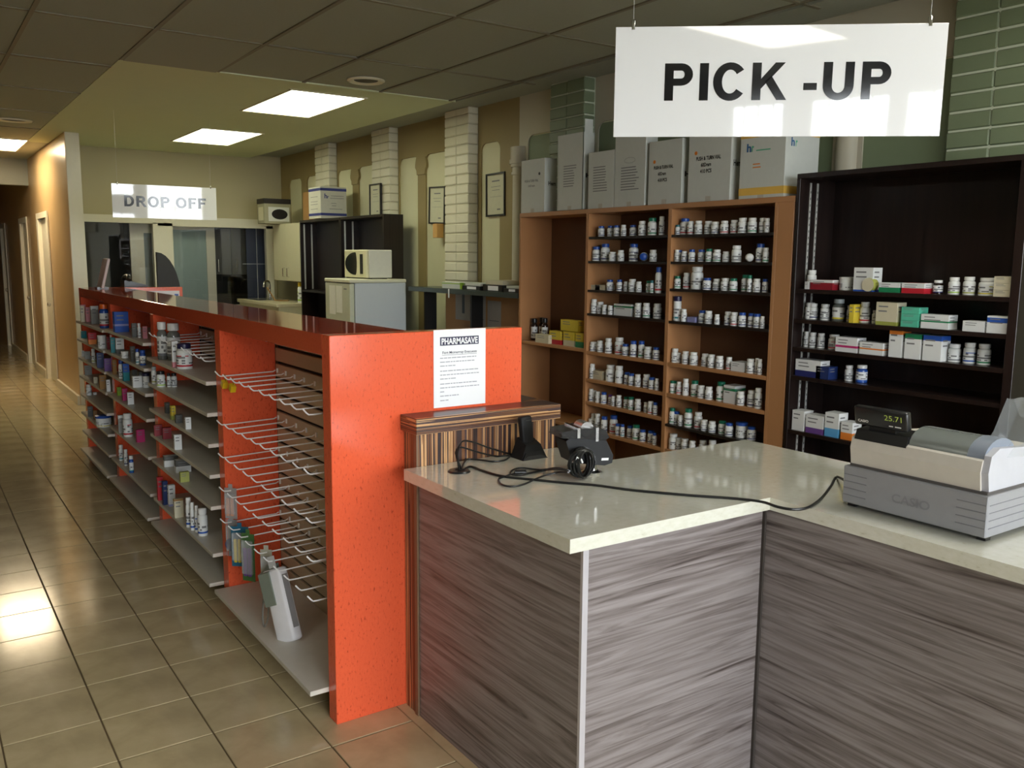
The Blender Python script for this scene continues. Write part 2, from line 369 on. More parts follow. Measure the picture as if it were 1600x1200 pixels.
for i in range(len(PIL)):
    yc = PIL[i]; near = i >= 3
    # frame layer between this pilaster and the next one nearer the camera
    ynext = PIL[i+1]+PW if i+1 < len(PIL) else 1.0
    ytop = yc-PW; g0, g1 = ynext, ytop; mid = (g0+g1)/2
    mid += 0 if near else .06
    arches = [(g0+.01, mid-.08), (mid+.08, g1-.02)] if not near else [(g0+.02, mid-.09), (mid+.09, g1-.04)]
    mt = FRT if i < 2 else FRW if i >= 3 else None
    if i == 2:
        frame_layer('wall_frame_layer', 6.02, g1, [(6.30, 6.60)], FRT); frame_layer('wall_frame_layer', g0, 6.02, [(g0+.02, 5.90)], FRW)
        cyl = [6.02]; arches = []
        part('recess_panel', MB().box(WX+.010, WX+.0139, g0, 5.95, 0, 2.57), RECG, wr)
    else:
        frame_layer('wall_frame_layer', g0, g1, arches, mt); cyl = [mid]
        if not near: part('capital', MB().prism([(mid-.11, 2.50), (mid-.11, 2.47), (mid-.085, 2.44), (mid-.08, 2.40), (mid+.08, 2.40), (mid+.085, 2.44), (mid+.11, 2.47), (mid+.11, 2.50), (mid+.09, 2.56), (mid-.09, 2.56)], 0, WX-.012, WX+.013), FRT, wr)
        if near: part('recess_panel', MB().box(WX+.010, WX+.0139, g0, g1, 0, 2.57), RECG, wr)
    for c in (cyl if i >= 2 else []):      # half columns with moulded capitals
        col = FRT if i < 2 else FRW
        m = MB(); 
        for (r_, za, zb) in ((.062, 0, 2.28), (.075, 2.28, 2.30), (.066, 2.30, 2.34), (.082, 2.34, 2.365), (.095, 2.365, 2.40), (.085, 2.40, 2.50)):
            poly = [(c+r_*math.cos(t), r_*.75*math.sin(t)) for t in [k*math.pi/8 for k in range(9)]]
            m.prism([(WX-b_, a_) for a_, b_ in poly], 2, za, zb)
        part('half_column', m, col, wr, smooth=35)
frame_layer('wall_frame_layer', PIL[0]+PW, 11.5, [(10.2, 10.6), (10.78, 11.2)], FRT)
brick_w = MB().bev(0, .1, 0, .203, 0, .076, .006).mesh('brick', BRW); brick_g = MB().bev(0, .1, 0, .203, 0, .076, .006).mesh('brick', BRG)
for i, yc in enumerate(PIL):
    near = i >= 3; bm_ = brick_g if near else brick_w
    if i == 4: bm_ = brick_g
    p_ = struct('wall_pilaster', MB().box(WX-.093, WX+.013, yc-PW+.006, yc+PW-.006, 0, H+.05), MORG if near else MORW, wr)
    z = 1.32 if not near else 1.96
    while z < H:
        for s in (-1, 0):
            b = inst('brick', bm_, p_, (0, 0, 0)); b.location = Vector((WX-.1+random.uniform(-.003, .003), yc+s*.2045+.001, z))
            if z+.076 > H: b.scale = (1, 1, (H+.03-z)/.076)
        z += .0845
# ================================================================== LIGHT FITTINGS
def troffer(name, box, label, col, es, group='lit ceiling panels'):
    x0, x1, y0, y1 = box; t = thing(name, label, 'ceiling light', ((x0+x1)/2, (y0+y1)/2, H), group=group)
    part('frame', MB().box(x0-.02, x1+.02, y0-.02, y0, H-.008, H+.02).box(x0-.02, x1+.02, y1, y1+.02, H-.008, H+.02).box(x0-.02, x0, y0, y1, H-.008, H+.02).box(x1, x1+.02, y0, y1, H-.008, H+.02), TRIMW, t)
    part('diffuser', MB().box(x0, x1, y0, y1, H-.002, H+.006), mat(name+'_glow_%d' % int(y0*10+100), (.9, .9, .9), .5, emit=col, es=es), t)
troffer('ceiling_light', T1, 'larger lit fluorescent panel in the drywall ceiling, nearer of two', (.98, 1, .72), 9)
troffer('ceiling_light', T2, 'smaller looking lit fluorescent panel in the drywall ceiling, near back wall', (.98, 1, .72), 9)
troffer('ceiling_light', (.66, 1.25, 11.35, 12.57), 'lit warm fluorescent panel in the corridor ceiling at far left', (1, .80, .52), 24)
troffer('ceiling_light', (.055, .64, -1.9, -.72), 'lit ceiling panel mirrored in the pick-up sign', (1, .96, .86), 9)
troffer('ceiling_light', (-1.18, -.60, 1.76, 2.94), 'added unseen ceiling panel lighting the shop floor left of the camera', (1, .96, .84), 4.5)  # added fill light, unseen: lifts the floor and the left-facing sides
troffer('ceiling_light', (2.525, 3.11, .54, 1.72), 'added unseen ceiling panel brightening the pick-up counter from out of frame', (1, .97, .86), 11)  # added out of view to brighten the countertop and bottle fronts
t = thing('ceiling_speaker', 'round flush ceiling grille beside the nearer lit panel', 'ceiling speaker', (2.84, 6.0, H))
part('ring', MB().lathe([(.085, .002), (.12, -.012), (.135, -.004), (.135, .003)], 24, (2.84, 6.0, H-.003), cap=False), TRIMW, t, smooth=50)
part('grille', MB().lathe([(.0, -.001), (.085, .0), (.088, .004)], 24, (2.84, 6.0, H-.003), cap=False), mat('dark_grille', rgb(80, 74, 60), .6), t)
t = thing('ceiling_vent', 'oblong dark slotted vent in the corridor ceiling', 'vent', (.97, 9.73, H))
part('vent_frame', MB().lathe([(.10, .002), (.15, -.012), (.16, .002)], 20, (0, 0, 0), cap=False).xf(Matrix.Translation((.97, 9.73, H-.003)) @ Matrix.Scale(.7, 4, (0, 1, 0))), TRIMW, t, smooth=50)
part('vent_slot', MB().lathe([(0, -.002), (.10, -.002), (.10, .002)], 20, (0, 0, 0), cap=False).xf(Matrix.Translation((.97, 9.73, H-.003)) @ Matrix.Scale(.7, 4, (0, 1, 0))), BLACKM, t)

# ================================================================== ORANGE GONDOLA
G0, GX1, GT, GB = 1.125, 1.89, 1.348, 1.279
g = thing('gondola_shelving', 'long orange shelving counter with glossy top and open white shelves', 'shelving', (1.5, 2.68, 0))
part('end_panel', MB().bev(G0, GX1, 2.68, 2.745, 0, GT, .002), ORANGE, g)
part('top_slab', MB().bev(G0, 1.447, 2.7452, 7.5348, GB, GT, .002), ORGLOSS, g)
part('far_end_panel', MB().bev(G0, GX1, 7.535, 7.61, 0, GT, .002), ORANGE, g)
part('staff_worktop', MB().box(1.447, GX1, 2.7452, 7.5348, 1.00, 1.03), BROWN, g)
DIV = [(3.893, 3.97), (5.137, 5.214), (6.36, 6.437)]
for a, b in DIV: part('divider', MB().bev(G0, 1.372, a, b, 0, GB, .0015), ORANGE, g)
part('rear_panel', MB().box(1.40, 1.447, 2.745, 7.535, 0, GB), BROWN, g)
bays = [(2.745, 3.893), (3.97, 5.137), (5.214, 6.36), (6.437, 7.535)]
zs = [.03+.0735*k for k in range(18)]
for a, b in bays:
    part('groove_backing', MB().box(1.386, 1.40, a, b, .02, GB), mat('groove_dark', rgb(34, 26, 20), .7), g)
    me = MB().bev(0, .014, 0, b-a, 0, .0605, .002).mesh('slat', SLATM)
    for z in zs:
        if z+.0645 < GB: inst('slat', me, g, Vector((1.372, a, z))-wl(g))
    part('slat', MB().box(1.372, 1.386, a, b, zs[16]+.0735-.0735+.0, GB), SLATM, g) if zs[16]+.0645 >= GB else None
SH = [[.11], [1.046, .903, .761, .618, .471, .248, .11], [1.116, .971, .827, .682, .463, .245, .105], [1.101, .962, .818, .675, .531, .385, .241, .096]]
for (a, b), zz in zip(bays, SH):
    for z in zz:
        x0 = 1.06 if z < .12 else 1.08
        if a < 3: x0 = 1.058
        s = part('shelf', MB().bev(x0, 1.371, a+.004, b-.004, z-.018, z, .0015), SHELFM, g, org=(x0, a, z-.018))
        for yy in (a+.05, b-.06):
            part('shelf_bracket', MB().prism([(x0+.035, z-.018), (1.371, z-.018), (1.371, z-.075), (x0+.05, z-.032)], 1, yy, yy+.006), BLACKM, s)
        if z < .12:
            for yy in (a+.03, b-.07): part('foot', MB().box(x0+.12, x0+.15, yy, yy+.03, 0, z-.018), BLACKM, s)
# wire hooks
HOOKR = [(1.098, 1.082), (.881, .872), (.733, .700), (.579, .560), (.432, .413)]
hm = MB().tube([(.262, 0, .006), (.25, 0, 0), (.03, 0, -.006), (.014, 0, -.005), (.006, 0, .001), (-.008, 0, .018)], .0029, 6)
hm.box(.266, .272, -.005, .005, -.006, .014)
hme = hm.mesh('hook', WIREM, 50)
hooks = {}
for r_, (zl, zr) in enumerate(HOOKR):
    for k in range(10):
        y = 3.875-k*(3.875-2.842)/9 + random.uniform(-.006, .006)
        z = zl+(zr-zl)*k/9
        z = .0735*round((z-.03)/.0735)+.03+.069 if False else z
        hooks[(r_, k)] = (1.10, y, z); inst('hook', hme, g, Vector((1.10, y, z-.012))-wl(g), rot=(0, 0, random.uniform(-.015, .015)))
for k in range(10):
    y = 5.10-k*.112; inst('hook', hme, g, Vector((1.10, y, 1.165-.004*k))-wl(g))

# notice taped on the end panel
t = thing('notice_sheet', 'white printed notice with black logo bar taped on the orange end panel', 'notice', (1.617, 2.678, 1.08))
yf = 2.6775; m = MB().box(1.511, 1.727, yf, yf+.0006, 1.076, 1.352)
part('sheet', m, PAPER, t)
NAVY = mat('logo_navy_ink', rgb(52, 50, 78), .5)
m = MB(); m.box(1.537, 1.697, yf-.0006, yf, 1.296, 1.326)
part('logo_bar', m, NAVY, t)
part('logo_text', MB().text('PHARMASAVE', .030, (1.617, yf-.0004, 1.3005), (1, 0, 0), (0, 0, 1), bold=.03, width=.150, lift=.0006), PAPER, t)
part('heading', MB().text('Fort Mcmurray Evacuees', .013, (1.617, yf, 1.2665), (1, 0, 0), (0, 0, 1), width=.142, bold=.01).box(1.545, 1.689, yf-.0006, yf, 1.2615, 1.2625), mat('dark_print', rgb(84, 84, 100), .6), t)
m = MB(); lines = [(1.250, .150), (1.236, .142), (1.222, .062), (1.204, .158), (1.190, .162), (1.176, .064), (1.158, .158), (1.144, .163), (1.130, .016), (1.115, .08), (1.099, .04)]
for z, w in lines:
    x = 1.537
    while x < 1.537+w-.004:
        l = min(random.uniform(.006, .02), 1.537+w-x); m.box(x, x+l, yf-.0005, yf, z, z+.0035); x += l+.003
part('text_lines', m, mat('pale_print', rgb(168, 168, 178), .6), t)

# ================================================================== STRIPED RISER + PICK-UP COUNTER
t = thing('striped_riser', 'zebrano striped raised ledge standing between the orange end panel and counter', 'counter ledge', (1.69, 2.62, 0))
part('riser_body', MB().box(1.393, 1.975, 2.578, 2.676, 0, 1.012).box(1.893, 1.975, 2.676, 3.05, 0, 1.012), STRV, t)
part('riser_cap', MB().bev(1.379, 1.988, 2.562, 2.678, 1.0122, 1.067, .002).box(1.893, 1.988, 2.6782, 3.06, 1.0122, 1.067), STRH, t)
part('edge_strip', MB().box(1.386, 1.393, 2.576, 2.596, 0, 1.012), mat('tan_edge', rgb(120, 96, 74), .4), t)
c = thing('pickup_counter', 'L-shaped service counter with grey wood panels and pale stone top', 'counter', (1.9, 1.9, 0))
poly = [(1.34, 1.68), (2.092, 1.668), (2.092, -.9), (2.70, -.9), (2.705, 2.29), (1.978, 2.305), (1.978, 2.574), (1.337, 2.574)]
part('countertop', MB().prism(poly, 2, .8622, .90), STONE, c)
part('side_panel', MB().box(1.393, 1.411, 1.70, 2.574, 0, .862), WOODG, c)
part('front_panel', MB().box(1.411, 2.108, 1.70, 1.718, 0, .862), WOODG, c)
part('return_panel', MB().box(2.108, 2.126, -.85, 1.70, 0, .862), WOODG, c)
part('corner_strip', MB().box(1.3925, 1.411, 1.690, 1.70, 0, .862), mat('silver_edge_strip', rgb(196, 192, 196), .35, metal=.2), c)
part('joint_strip', MB().box(2.100, 2.108, 1.690, 1.70, 0, .862), mat('dark_joint', rgb(60, 54, 50), .6), c)
part('back_panel', MB().box(1.98, 2.68, 2.255, 2.27, 0, .862).box(2.665, 2.68, -.85, 2.255, 0, .862), WOODG, c)

# ================================================================== HANGING SIGNS
def block_text(body, h, width, y, dx=0):
    """bold grotesque capitals drawn from straight strokes and arcs, centred, flat in the x-z plane"""
    S, T = .235, .195; polys = []; chars = []; x = 0
    def arc(cx, cy, rx, ry, ix, iy, a0, a1, n=18):
        A = [math.radians(a0+(a1-a0)*k/n) for k in range(n+1)]
        for a, b in zip(A, A[1:]): polys.append([(cx+rx*math.cos(a), cy+ry*math.sin(a)), (cx+rx*math.cos(b), cy+ry*math.sin(b)), (cx+ix*math.cos(b), cy+iy*math.sin(b)), (cx+ix*math.cos(a), cy+iy*math.sin(a))])
    def rect(a, b, c, d): polys.append([(a, c), (b, c), (b, d), (a, d)])
    adv = {'P': .93, 'I': .39, 'C': 1.0, 'K': 1.0, ' ': .39, '-': .465, 'U': 1.0, 'D': 1.0, 'R': 1.0, 'O': 1.086, 'F': .853}
    for ch in body:
        o = x+.1
        if ch in 'PR':
            rect(o, o+S, 0, 1); rect(o+S, o+.44, 1-T, 1); rect(o+S, o+.44, .40, .40+T); arc(o+.44, .70, .31, .30, .31-S*.95, .30-T, -90, 90, 12)
            if ch == 'R': polys.append([(o+.34, .42), (o+.56, .42), (o+.88, 0), (o+.62, 0)])
        elif ch == 'I': rect(o, o+S, 0, 1)
        elif ch == 'C': arc(x+.52, .5, .45, .515, .45-S, .515-T, 38, 322, 26)
        elif ch == 'O': arc(x+.543, .5, .48, .515, .48-S, .515-T, 0, 360, 30)
        elif ch == 'K': rect(o, o+S, 0, 1); polys.append([(o+S, .30), (o+S, .57), (o+.60, 1), (o+.86, 1)]); polys.append([(o+.33, .50), (o+.50, .66), (o+.92, 0), (o+.66, 0)])
        elif ch == '-': rect(x+.06, x+.41, .26, .45)
        elif ch == 'U': rect(o, o+S, .36, 1); rect(o+.80-S, o+.80, .36, 1); arc(o+.40, .37, .40, .385, .40-S, .385-T, 180, 360, 18)
        elif ch == 'D': rect(o, o+S, 0, 1); rect(o+S, o+.36, 1-T, 1); rect(o+S, o+.36, 0, T); arc(o+.36, .5, .46, .5, .46-S, .5-T, -90, 90, 16)
        elif ch == 'F': rect(o, o+S, 0, 1); rect(o+S, o+.70, 1-T, 1); rect(o+S, o+.62, .42, .42+T)
        x += adv[ch]
        if polys: chars.append(list(polys)); polys.clear()
    kx = width/x; out = []
    for ps in chars:
        m = MB()
        for p in ps: m.add([((a-x/2)*kx+dx, y, (b-.5)*h) for a, b in p], [tuple(range(len(p)))])
        out.append(m)
    return out
def sign(name, label, centre, rz, w, h, body, tsize, twidth, top_z, tilt):
    t = thing(name, label, 'sign', centre, rz)
    SG = mat('glossy_white_sign', (.87, .87, .89), .03, noise=0, spec=.7)
    part('sign_board', MB().bev(-w/2, w/2, -.002, .002, -h/2, h/2, .0008), SG, t, local=True)
    for lm in block_text(body, tsize, twidth, -.0028, -.002 if 'PICK' in body else 0): part('letter', lm, mat('gloss_black_vinyl', (.012, .012, .013), .08, noise=0), t, local=True)
    for sx in (-1, 1):
        k = part('sign_clip', MB().lathe([(.006, -.008), (.006, .016), (.003, .02)], 8, (sx*w*.446, 0, h/2)), CHROME, t, local=True, smooth=40)
        part('sign_wire', MB().tube([(sx*w*.446, 0, h/2+.016), (sx*w*.446, 0, top_z-centre[2])], .0007, 5), STEEL, t, local=True)
    t.rotation_euler = (math.radians(tilt), 0, rz); return t
sign('hanging_sign', 'glossy white hanging sign reading PICK -UP above the counter corner', (2.078, 1.709, 2.104), -math.radians(39.4), .912, .302, 'PICK -UP', .102, .645, H, 1.7)
sign('hanging_sign', 'small distant hanging sign reading DROP OFF before the back wall', (2.03, 8.55, 2.085), -math.radians(3.8), .90, .297, 'DROP OFF', .096, .72, H, 1.3)

# ================================================================== THINGS ON THE COUNTER
CZ = .9
def cp(u, v, dz=0): p = on(u, v, 2, CZ+dz); return p
def smooth_path(pts, n=5):
    pts = [Vector(p) for p in pts]; out = []
    for i in range(len(pts)-1):
        p0, p1, p2, p3 = pts[max(i-1, 0)], pts[i], pts[i+1], pts[min(i+2, len(pts)-1)]
        for k in range(n):
            s = k/n; out.append(.5*((2*p1)+(p2-p0)*s+(2*p0-5*p1+4*p2-p3)*s*s+(3*p1-p0-3*p2+p3)*s**3))
    return out+[pts[-1]]
t = thing('cable_grommet', 'round black cable grommet set in the counter beside the striped ledge', 'cable grommet', (1.474, 2.444, CZ))
part('grommet_ring', MB().lathe([(.014, .001), (.014, .006), (.034, .006), (.038, .0015), (.038, .0002)], 24, (1.474, 2.444, CZ), cap=False), BLACKP, t, smooth=40)
part('grommet_plug', MB().lathe([(.0, .004), (.014, .004)], 16, (1.474, 2.444, CZ), cap=False), BLACKM, t)
BLACKT = mat('matt_black_plastic', (.011, .011, .012), .5, spec=.25)
# cordless phone in its cradle
pc = cp(826, 714); t = thing('cordless_phone', 'black cordless handset standing in its charging base against the striped ledge', 'phone', pc)
m = MB(); 
for z0, z1, a0, a1, b0, b1 in ((0, .05, .055, .045, .035, .028),):
    m.add([(-a0, -b0, z0), (a0, -b0, z0), (a0, b0, z0), (-a0, b0, z0), (-a1*.7, -b1, z1), (a1*.7, -b1, z1), (a1*.7, b1, z1+.02), (-a1*.7, b1, z1+.02)], [(3, 2, 1, 0), (4, 5, 6, 7), (0, 1, 5, 4), (1, 2, 6, 5), (2, 3, 7, 6), (3, 0, 4, 7)])
m.add([(-.055, -.034, .0), (.055, -.034, 0), (.055, -.044, .0), (-.055, -.044, 0), (-.03, -.03, .03), (.03, -.03, .03), (.03, -.036, .012), (-.03, -.036, .012)], [(0, 1, 2, 3), (4, 5, 6, 7), (0, 1, 5, 4), (1, 2, 6, 5), (2, 3, 7, 6), (3, 0, 4, 7)])
part('charging_base', m, BLACKT, t, local=True)
h_ = part('handset', MB().bev(-.025, .025, -.014, .012, .0, .118, .008, seg=2).xf(Matrix.Translation((-.004, .002, .03)) @ Matrix.Rotation(math.radians(-7), 4, 'X') @ Matrix.Rotation(math.radians(-3), 4, 'Y')), BLACKT, t, local=True, smooth=50)
part('earpiece', MB().box(-.012, .012, -.0165, -.0145, .10, .104).xf(Matrix.Translation((-.004, .002, .03)) @ Matrix.Rotation(math.radians(-7), 4, 'X')), BLACKM, h_, local=True)
# payment terminal on a tilted stand
tc_ = cp(905, 738); t = thing('card_terminal', 'black card payment terminal tilted on a stand with a coiled cable', 'card terminal', tc_)
ROT = Matrix.Rotation(math.radians(-14), 4, 'Z')
part('stand_foot', MB().lathe([(.032, 0), (.034, .006), (.02, .012), (.016, .04)], 20, (.035, -.02, 0)).xf(ROT), CHROME, t, local=True, smooth=40)
b_ = part('terminal_body', MB().prism([(-.045, .045), (.07, .028), (.098, .035), (.102, .06), (.075, .112), (-.055, .128), (-.07, .118)], 1, -.045, .05).xf(ROT), BLACKT, t, local=True)
part('brand_mark', MB().quad((.058, -.0456, .046), (.026, 0, -.001), (.001, 0, .008)).xf(ROT), WHITE, b_, local=True)
part('screen_hood', MB().prism([(-.088, .130), (.07, .114), (.085, .122), (.07, .148), (.0, .158), (-.085, .150)], 1, -.048, .053).xf(ROT), mat('clear_grey_plastic', (.03, .03, .03), .12, alpha=.85, spec=.35), t, local=True)
part('paper_roll', MB().lathe([(.001, -.028), (.024, -.028), (.024, .028), (.001, .028)], 16, axis=1).xf(ROT @ Matrix.Translation((.012, .0, .150))), mat('silver_paper_roll', (.30, .29, .28), .2, metal=.5), t, local=True, smooth=40)
part('chrome_rail', MB().box(-.032, -.022, -.05, .055, .127, .160).xf(ROT), CHROME, t, local=True)
part('chrome_rail', MB().box(.034, .044, -.05, .055, .112, .158).xf(ROT), CHROME, t, local=True)
m = MB(); rc = random.Random(3)
for k in range(12):                                 # coiled cable bundle
    c0 = Vector((-.028+rc.uniform(-.014, .014), -.072+rc.uniform(-.018, .012), .052)); ax = .040+rc.uniform(-.012, .010); tilt = rc.uniform(-.7, .7)
    m.tube([c0+Vector((ax*math.cos(a), .028*math.sin(a)*math.sin(tilt)+.014*math.cos(a), (.032+.012*math.cos(tilt))*math.sin(a)+.02*math.cos(a)*tilt)) for a in [2*math.pi*i/16 for i in range(17)]], .0034, 5)
part('cable_bundle', m.xf(ROT), RUBBER, t, local=True, smooth=60)
part('bundle_tie', MB().tube([(-.066, -.09, .058), (-.055, -.098, .076), (-.040, -.098, .068), (-.034, -.096, .056)], .003, 5).xf(ROT), WHITE, t, local=True)
# loose cables
def cable(label, pts, r=.0032, name='cable'):
    P = smooth_path(pts); o = part(name, MB().tube(P, r, 6), RUBBER, org=P[0], smooth=60); return tag(o, label, 'cable')
gp = Vector((1.474, 2.444, CZ+.005))
def cz(u, v, dz=.004): return cp(u, v, dz)
cable('thin black cable looping high from the grommet to the phone base', [gp, gp+Vector((0, .01, .06)), on(722, 690, 1, 2.49), on(740, 691, 1, 2.51), on(765, 700, 1, 2.52), cz(800, 710), cz(822, 712)])
cable('thin black cable arching lower from the grommet towards the phone', [gp+Vector((.01, 0, 0)), on(712, 708, 1, 2.47), on(720, 699, 1, 2.49), on(742, 705, 1, 2.5), cz(775, 713), cz(805, 711)])
cable('black cable lying between grommet and phone base, ending in a low bend', [gp+Vector((.0, -.01, 0)), cz(728, 719), cz(745, 718), cz(770, 721), cz(788, 719), cz(797, 713)])
cable('long black power cord running across the counter and up to the cash register', [gp+Vector((.012, -.008, 0)), cz(735, 729), cz(755, 736), cz(785, 744), cz(830, 749), cz(880, 754), cz(930, 758), cz(990, 766), cz(1080, 774), cz(1150, 779), cz(1190, 784, .006), cz(1215, 792, .006), cz(1240, 796, .006), cz(1262, 793, .006), cz(1282, 780, .005), cz(1298, 760, .005), cz(1308, 745, .006), Vector((2.262, 1.511, .955)), Vector((2.28, 1.509, 1.012)), Vector((2.292, 1.497, 1.0325)), Vector((2.30, 1.49, 1.035))], .0042, 'power_cord')
cable('short black adapter cable with inline block looping from the terminal', [cz(888, 735, .04), cz(870, 731, .02), cz(845, 734), cz(815, 731), cz(800, 735), cz(799, 741), cz(815, 742), cz(828, 739), cz(850, 735), cz(872, 733, .02), cz(890, 736, .04)])
cable('black cable making a wide loop on the stone counter under the terminal', [cz(888, 738, .03), cz(872, 738, .012), cz(845, 745), cz(820, 756), cz(800, 760), cz(784, 757), cz(779, 749), cz(790, 744), cz(803, 740)])
o = part('inline_adapter', MB().lathe([(.004, -.02), (.009, -.018), (.009, .018), (.004, .02)], 10, axis=0).xf(Matrix.Translation(cz(813, 738, .008)) @ Matrix.Rotation(math.radians(-30), 4, 'Z')), BLACKP, org=cz(813, 738, .0), smooth=40); tag(o, 'small black inline adapter on the cable near the phone', 'adapter')

# ================================================================== CASH REGISTER
GREYR = mat('register_grey', rgb(146, 146, 150), .45); BEI = mat('register_beige', rgb(206, 200, 190), .45); WHR = mat('register_white', rgb(186, 186, 194), .35)
SLV = mat('register_silver_cover', rgb(150, 156, 154), .22, metal=.5)
rx0, rx1, ry0, ry1 = 2.20, 2.66, 1.085, 1.500
t = thing('cash_register', 'grey and beige cash register with black pole display on the stone counter', 'cash register', (2.43, 1.29, CZ))
dr = part('cash_drawer', MB().bev(rx0, rx1, ry0, ry1, CZ+.012, 1.020, .003), GREYR, t)
m = MB()
for z in (.935, .955, .975, .995): m.box(rx0-.0012, rx0, ry0+.004, ry0+.08, z, z+.002); m.box(rx0-.0012, rx0, ry1-.075, ry1-.004, z, z+.002)
for z in (.935, .955, .975, .995): m.box(rx0+.01, rx1, ry0-.0012, ry0, z, z+.002)
part('drawer_ribs', m, mat('register_rib', rgb(120, 120, 126), .5), dr)['kind'] = 'stuff'
part('drawer_emblem', MB().text('CASIO', .034, (rx0-.0004, 1.29, .948), (0, -1, 0), (0, 0, 1), bold=.02, width=.11), mat('register_emboss', rgb(132, 132, 138), .4), dr)
for fx, fy in ((rx0+.03, ry0+.02), (rx0+.03, ry1-.02), (rx1-.03, ry0+.02), (rx1-.03, ry1-.02)): part('rubber_foot', MB().box(fx-.012, fx+.012, fy-.012, fy+.012, CZ+.0005, CZ+.012), BLACKM, dr)
part('seam', MB().box(rx0+.012, rx1-.01, ry0+.01, ry1-.012, 1.020, 1.027), mat('register_seam', rgb(84, 80, 78), .6), t)
# housing: profile in x-z, extruded along y
prof = [(2.215, 1.027), (2.207, 1.075), (2.214, 1.104), (2.228, 1.112), (2.40, 1.112), (2.47, 1.10), (2.65, 1.085), (2.66, 1.06), (2.65, 1.027)]
part('housing', MB().prism([(x, z) for x, z in prof], 1, ry0+.03, ry1-.012), BEI, t)
part('housing_cheek', MB().prism([(2.222, 1.027), (2.212, 1.075), (2.222, 1.118), (2.26, 1.135), (2.40, 1.125), (2.52, 1.14), (2.60, 1.155), (2.665, 1.15), (2.665, 1.027)], 1, ry0+.012, ry0+.03), WHR, t)
cyl = [(2.222+.075*(1-math.cos(a)), 1.108+.046*math.sin(a)) for a in [k*math.pi/10 for k in range(11)]]
part('printer_cover', MB().prism(cyl, 1, ry0+.075, ry0+.235), SLV, t, smooth=30)
part('printer_end_cap', MB().prism([(2.221+.077*(1-math.cos(a)), 1.107+.048*math.sin(a)) for a in [k*math.pi/10 for k in range(11)]], 1, ry0+.03, ry0+.075), mat('register_blue_grey', rgb(128, 136, 150), .35), t, smooth=30)
part('display_well', MB().prism([(2.212, 1.10), (2.222, 1.128), (2.30, 1.135), (2.32, 1.112)], 1, ry0+.237, ry1-.02), BLACKP, t)
dp = part('display_pod', MB().bev(-.012, .012, -.082, .082, -.028, .028, .006, seg=2).xf(Matrix.Translation((2.235, 1.412, 1.168)) @ Matrix.Rotation(math.radians(-12), 4, 'Y')), BLACKP, t, smooth=50)
LED = mat('green_led', (.2, .25, .05), .5, emit=(.50, .62, .10), es=.32)
D = Matrix.Translation((2.235, 1.412, 1.168)) @ Matrix.Rotation(math.radians(-12), 4, 'Y')
part('display_digits', MB().text('25.71', .022, (-.0125, -.043, .000), (0, -1, 0), (0, 0, 1), width=.052).xf(D), LED, dp)
part('display_marks', MB().text('CASIO', .010, (-.0125, .052, -.016), (0, -1, 0), (0, 0, 1), bold=.03, width=.033).box(-.0135, -.0125, -.040, -.028, -.017, -.014).box(-.0135, -.0125, -.064, -.046, -.017, -.014).xf(D), WHITE, dp)
part('display_stalk', MB().box(2.235, 2.26, 1.37, 1.45, 1.12, 1.15), BLACKP, t)
# plastic cover over the keyboard side
kb = MB(); pr = [(2.30, 1.112), (2.36, 1.15), (2.42, 1.235), (2.455, 1.24), (2.50, 1.19), (2.60, 1.17), (2.66, 1.13)]
rr = random.Random(5)
for i in range(7):
    y = 1.06+.018*i
    kb.v += [Vector((x+rr.uniform(-.006, .006), y, z+rr.uniform(-.008, .008))) for x, z in pr]
for i in range(6):
    for j in range(6): kb.f.append((i*7+j, i*7+j+1, (i+1)*7+j+1, (i+1)*7+j)); kb.m.append(0)
o = part('plastic_bag', kb, mat('clear_film', (.75, .8, .85), .06, alpha=.24, noise=0), org=(2.4, 1.12, 1.12), smooth=30); tag(o, 'crumpled clear plastic bag covering the right end of the cash register', 'plastic bag')
# ================================================================== BOTTLES AND CARTONS
CAPC = {'white': WHITE, 'blue': mat('blue_cap', rgb(34, 76, 160), .35), 'green': mat('green_cap', rgb(18, 110, 84), .35), 'navy': mat('navy_cap', rgb(30, 28, 66), .35), 'teal': mat('teal_cap', rgb(20, 100, 110), .35), 'yellow': mat('yellow_cap', rgb(222, 196, 50), .4), 'grey': mat('grey_cap', rgb(150, 158, 160), .4), 'black': BLACKP, 'orange': mat('orange_cap', rgb(214, 96, 26), .35), 'purple': mat('purple_cap', rgb(90, 50, 120), .4)}
LABC = {'navy': mat('navy_print', rgb(34, 40, 100), .5), 'red': mat('red_print', rgb(190, 36, 50), .5), 'green': mat('green_print', rgb(30, 128, 84), .5), 'grey': mat('grey_print', rgb(120, 122, 128), .5), 'teal': mat('teal_print', rgb(30, 130, 140), .5), 'yellow': mat('yellow_print', rgb(222, 206, 60), .5), 'purple': mat('purple_print', rgb(106, 70, 140), .5), 'olive': mat('olive_print', rgb(160, 164, 80), .5), 'blue': mat('blue_print', rgb(40, 86, 176), .5), 'lime': mat('lime_print', rgb(160, 200, 70), .5), 'none': PAPER}
BODYM = mat('bottle_white', (.78, .79, .77), .38, noise=.02)
LABP = mat('label_paper', (.76, .77, .77), .5, noise=.02)
body_me = MB().lathe([(.47, 0), (.5, .02), (.5, .66), (.47, .73), (.36, .78), (.36, .82)], 14).mesh('bottle_body', BODYM, 40)
body_clear = MB().lathe([(.47, 0), (.5, .02), (.5, .66), (.45, .73), (.30, .78), (.30, .82)], 14).mesh('bottle_body', mat('smoky_bottle', rgb(120, 124, 118), .12, alpha=.75), 40)
body_dark = MB().lathe([(.47, 0), (.5, .02), (.5, .66), (.45, .73), (.30, .78), (.30, .82)], 14).mesh('bottle_body', mat('dark_amber_bottle', rgb(38, 24, 18), .15), 40)
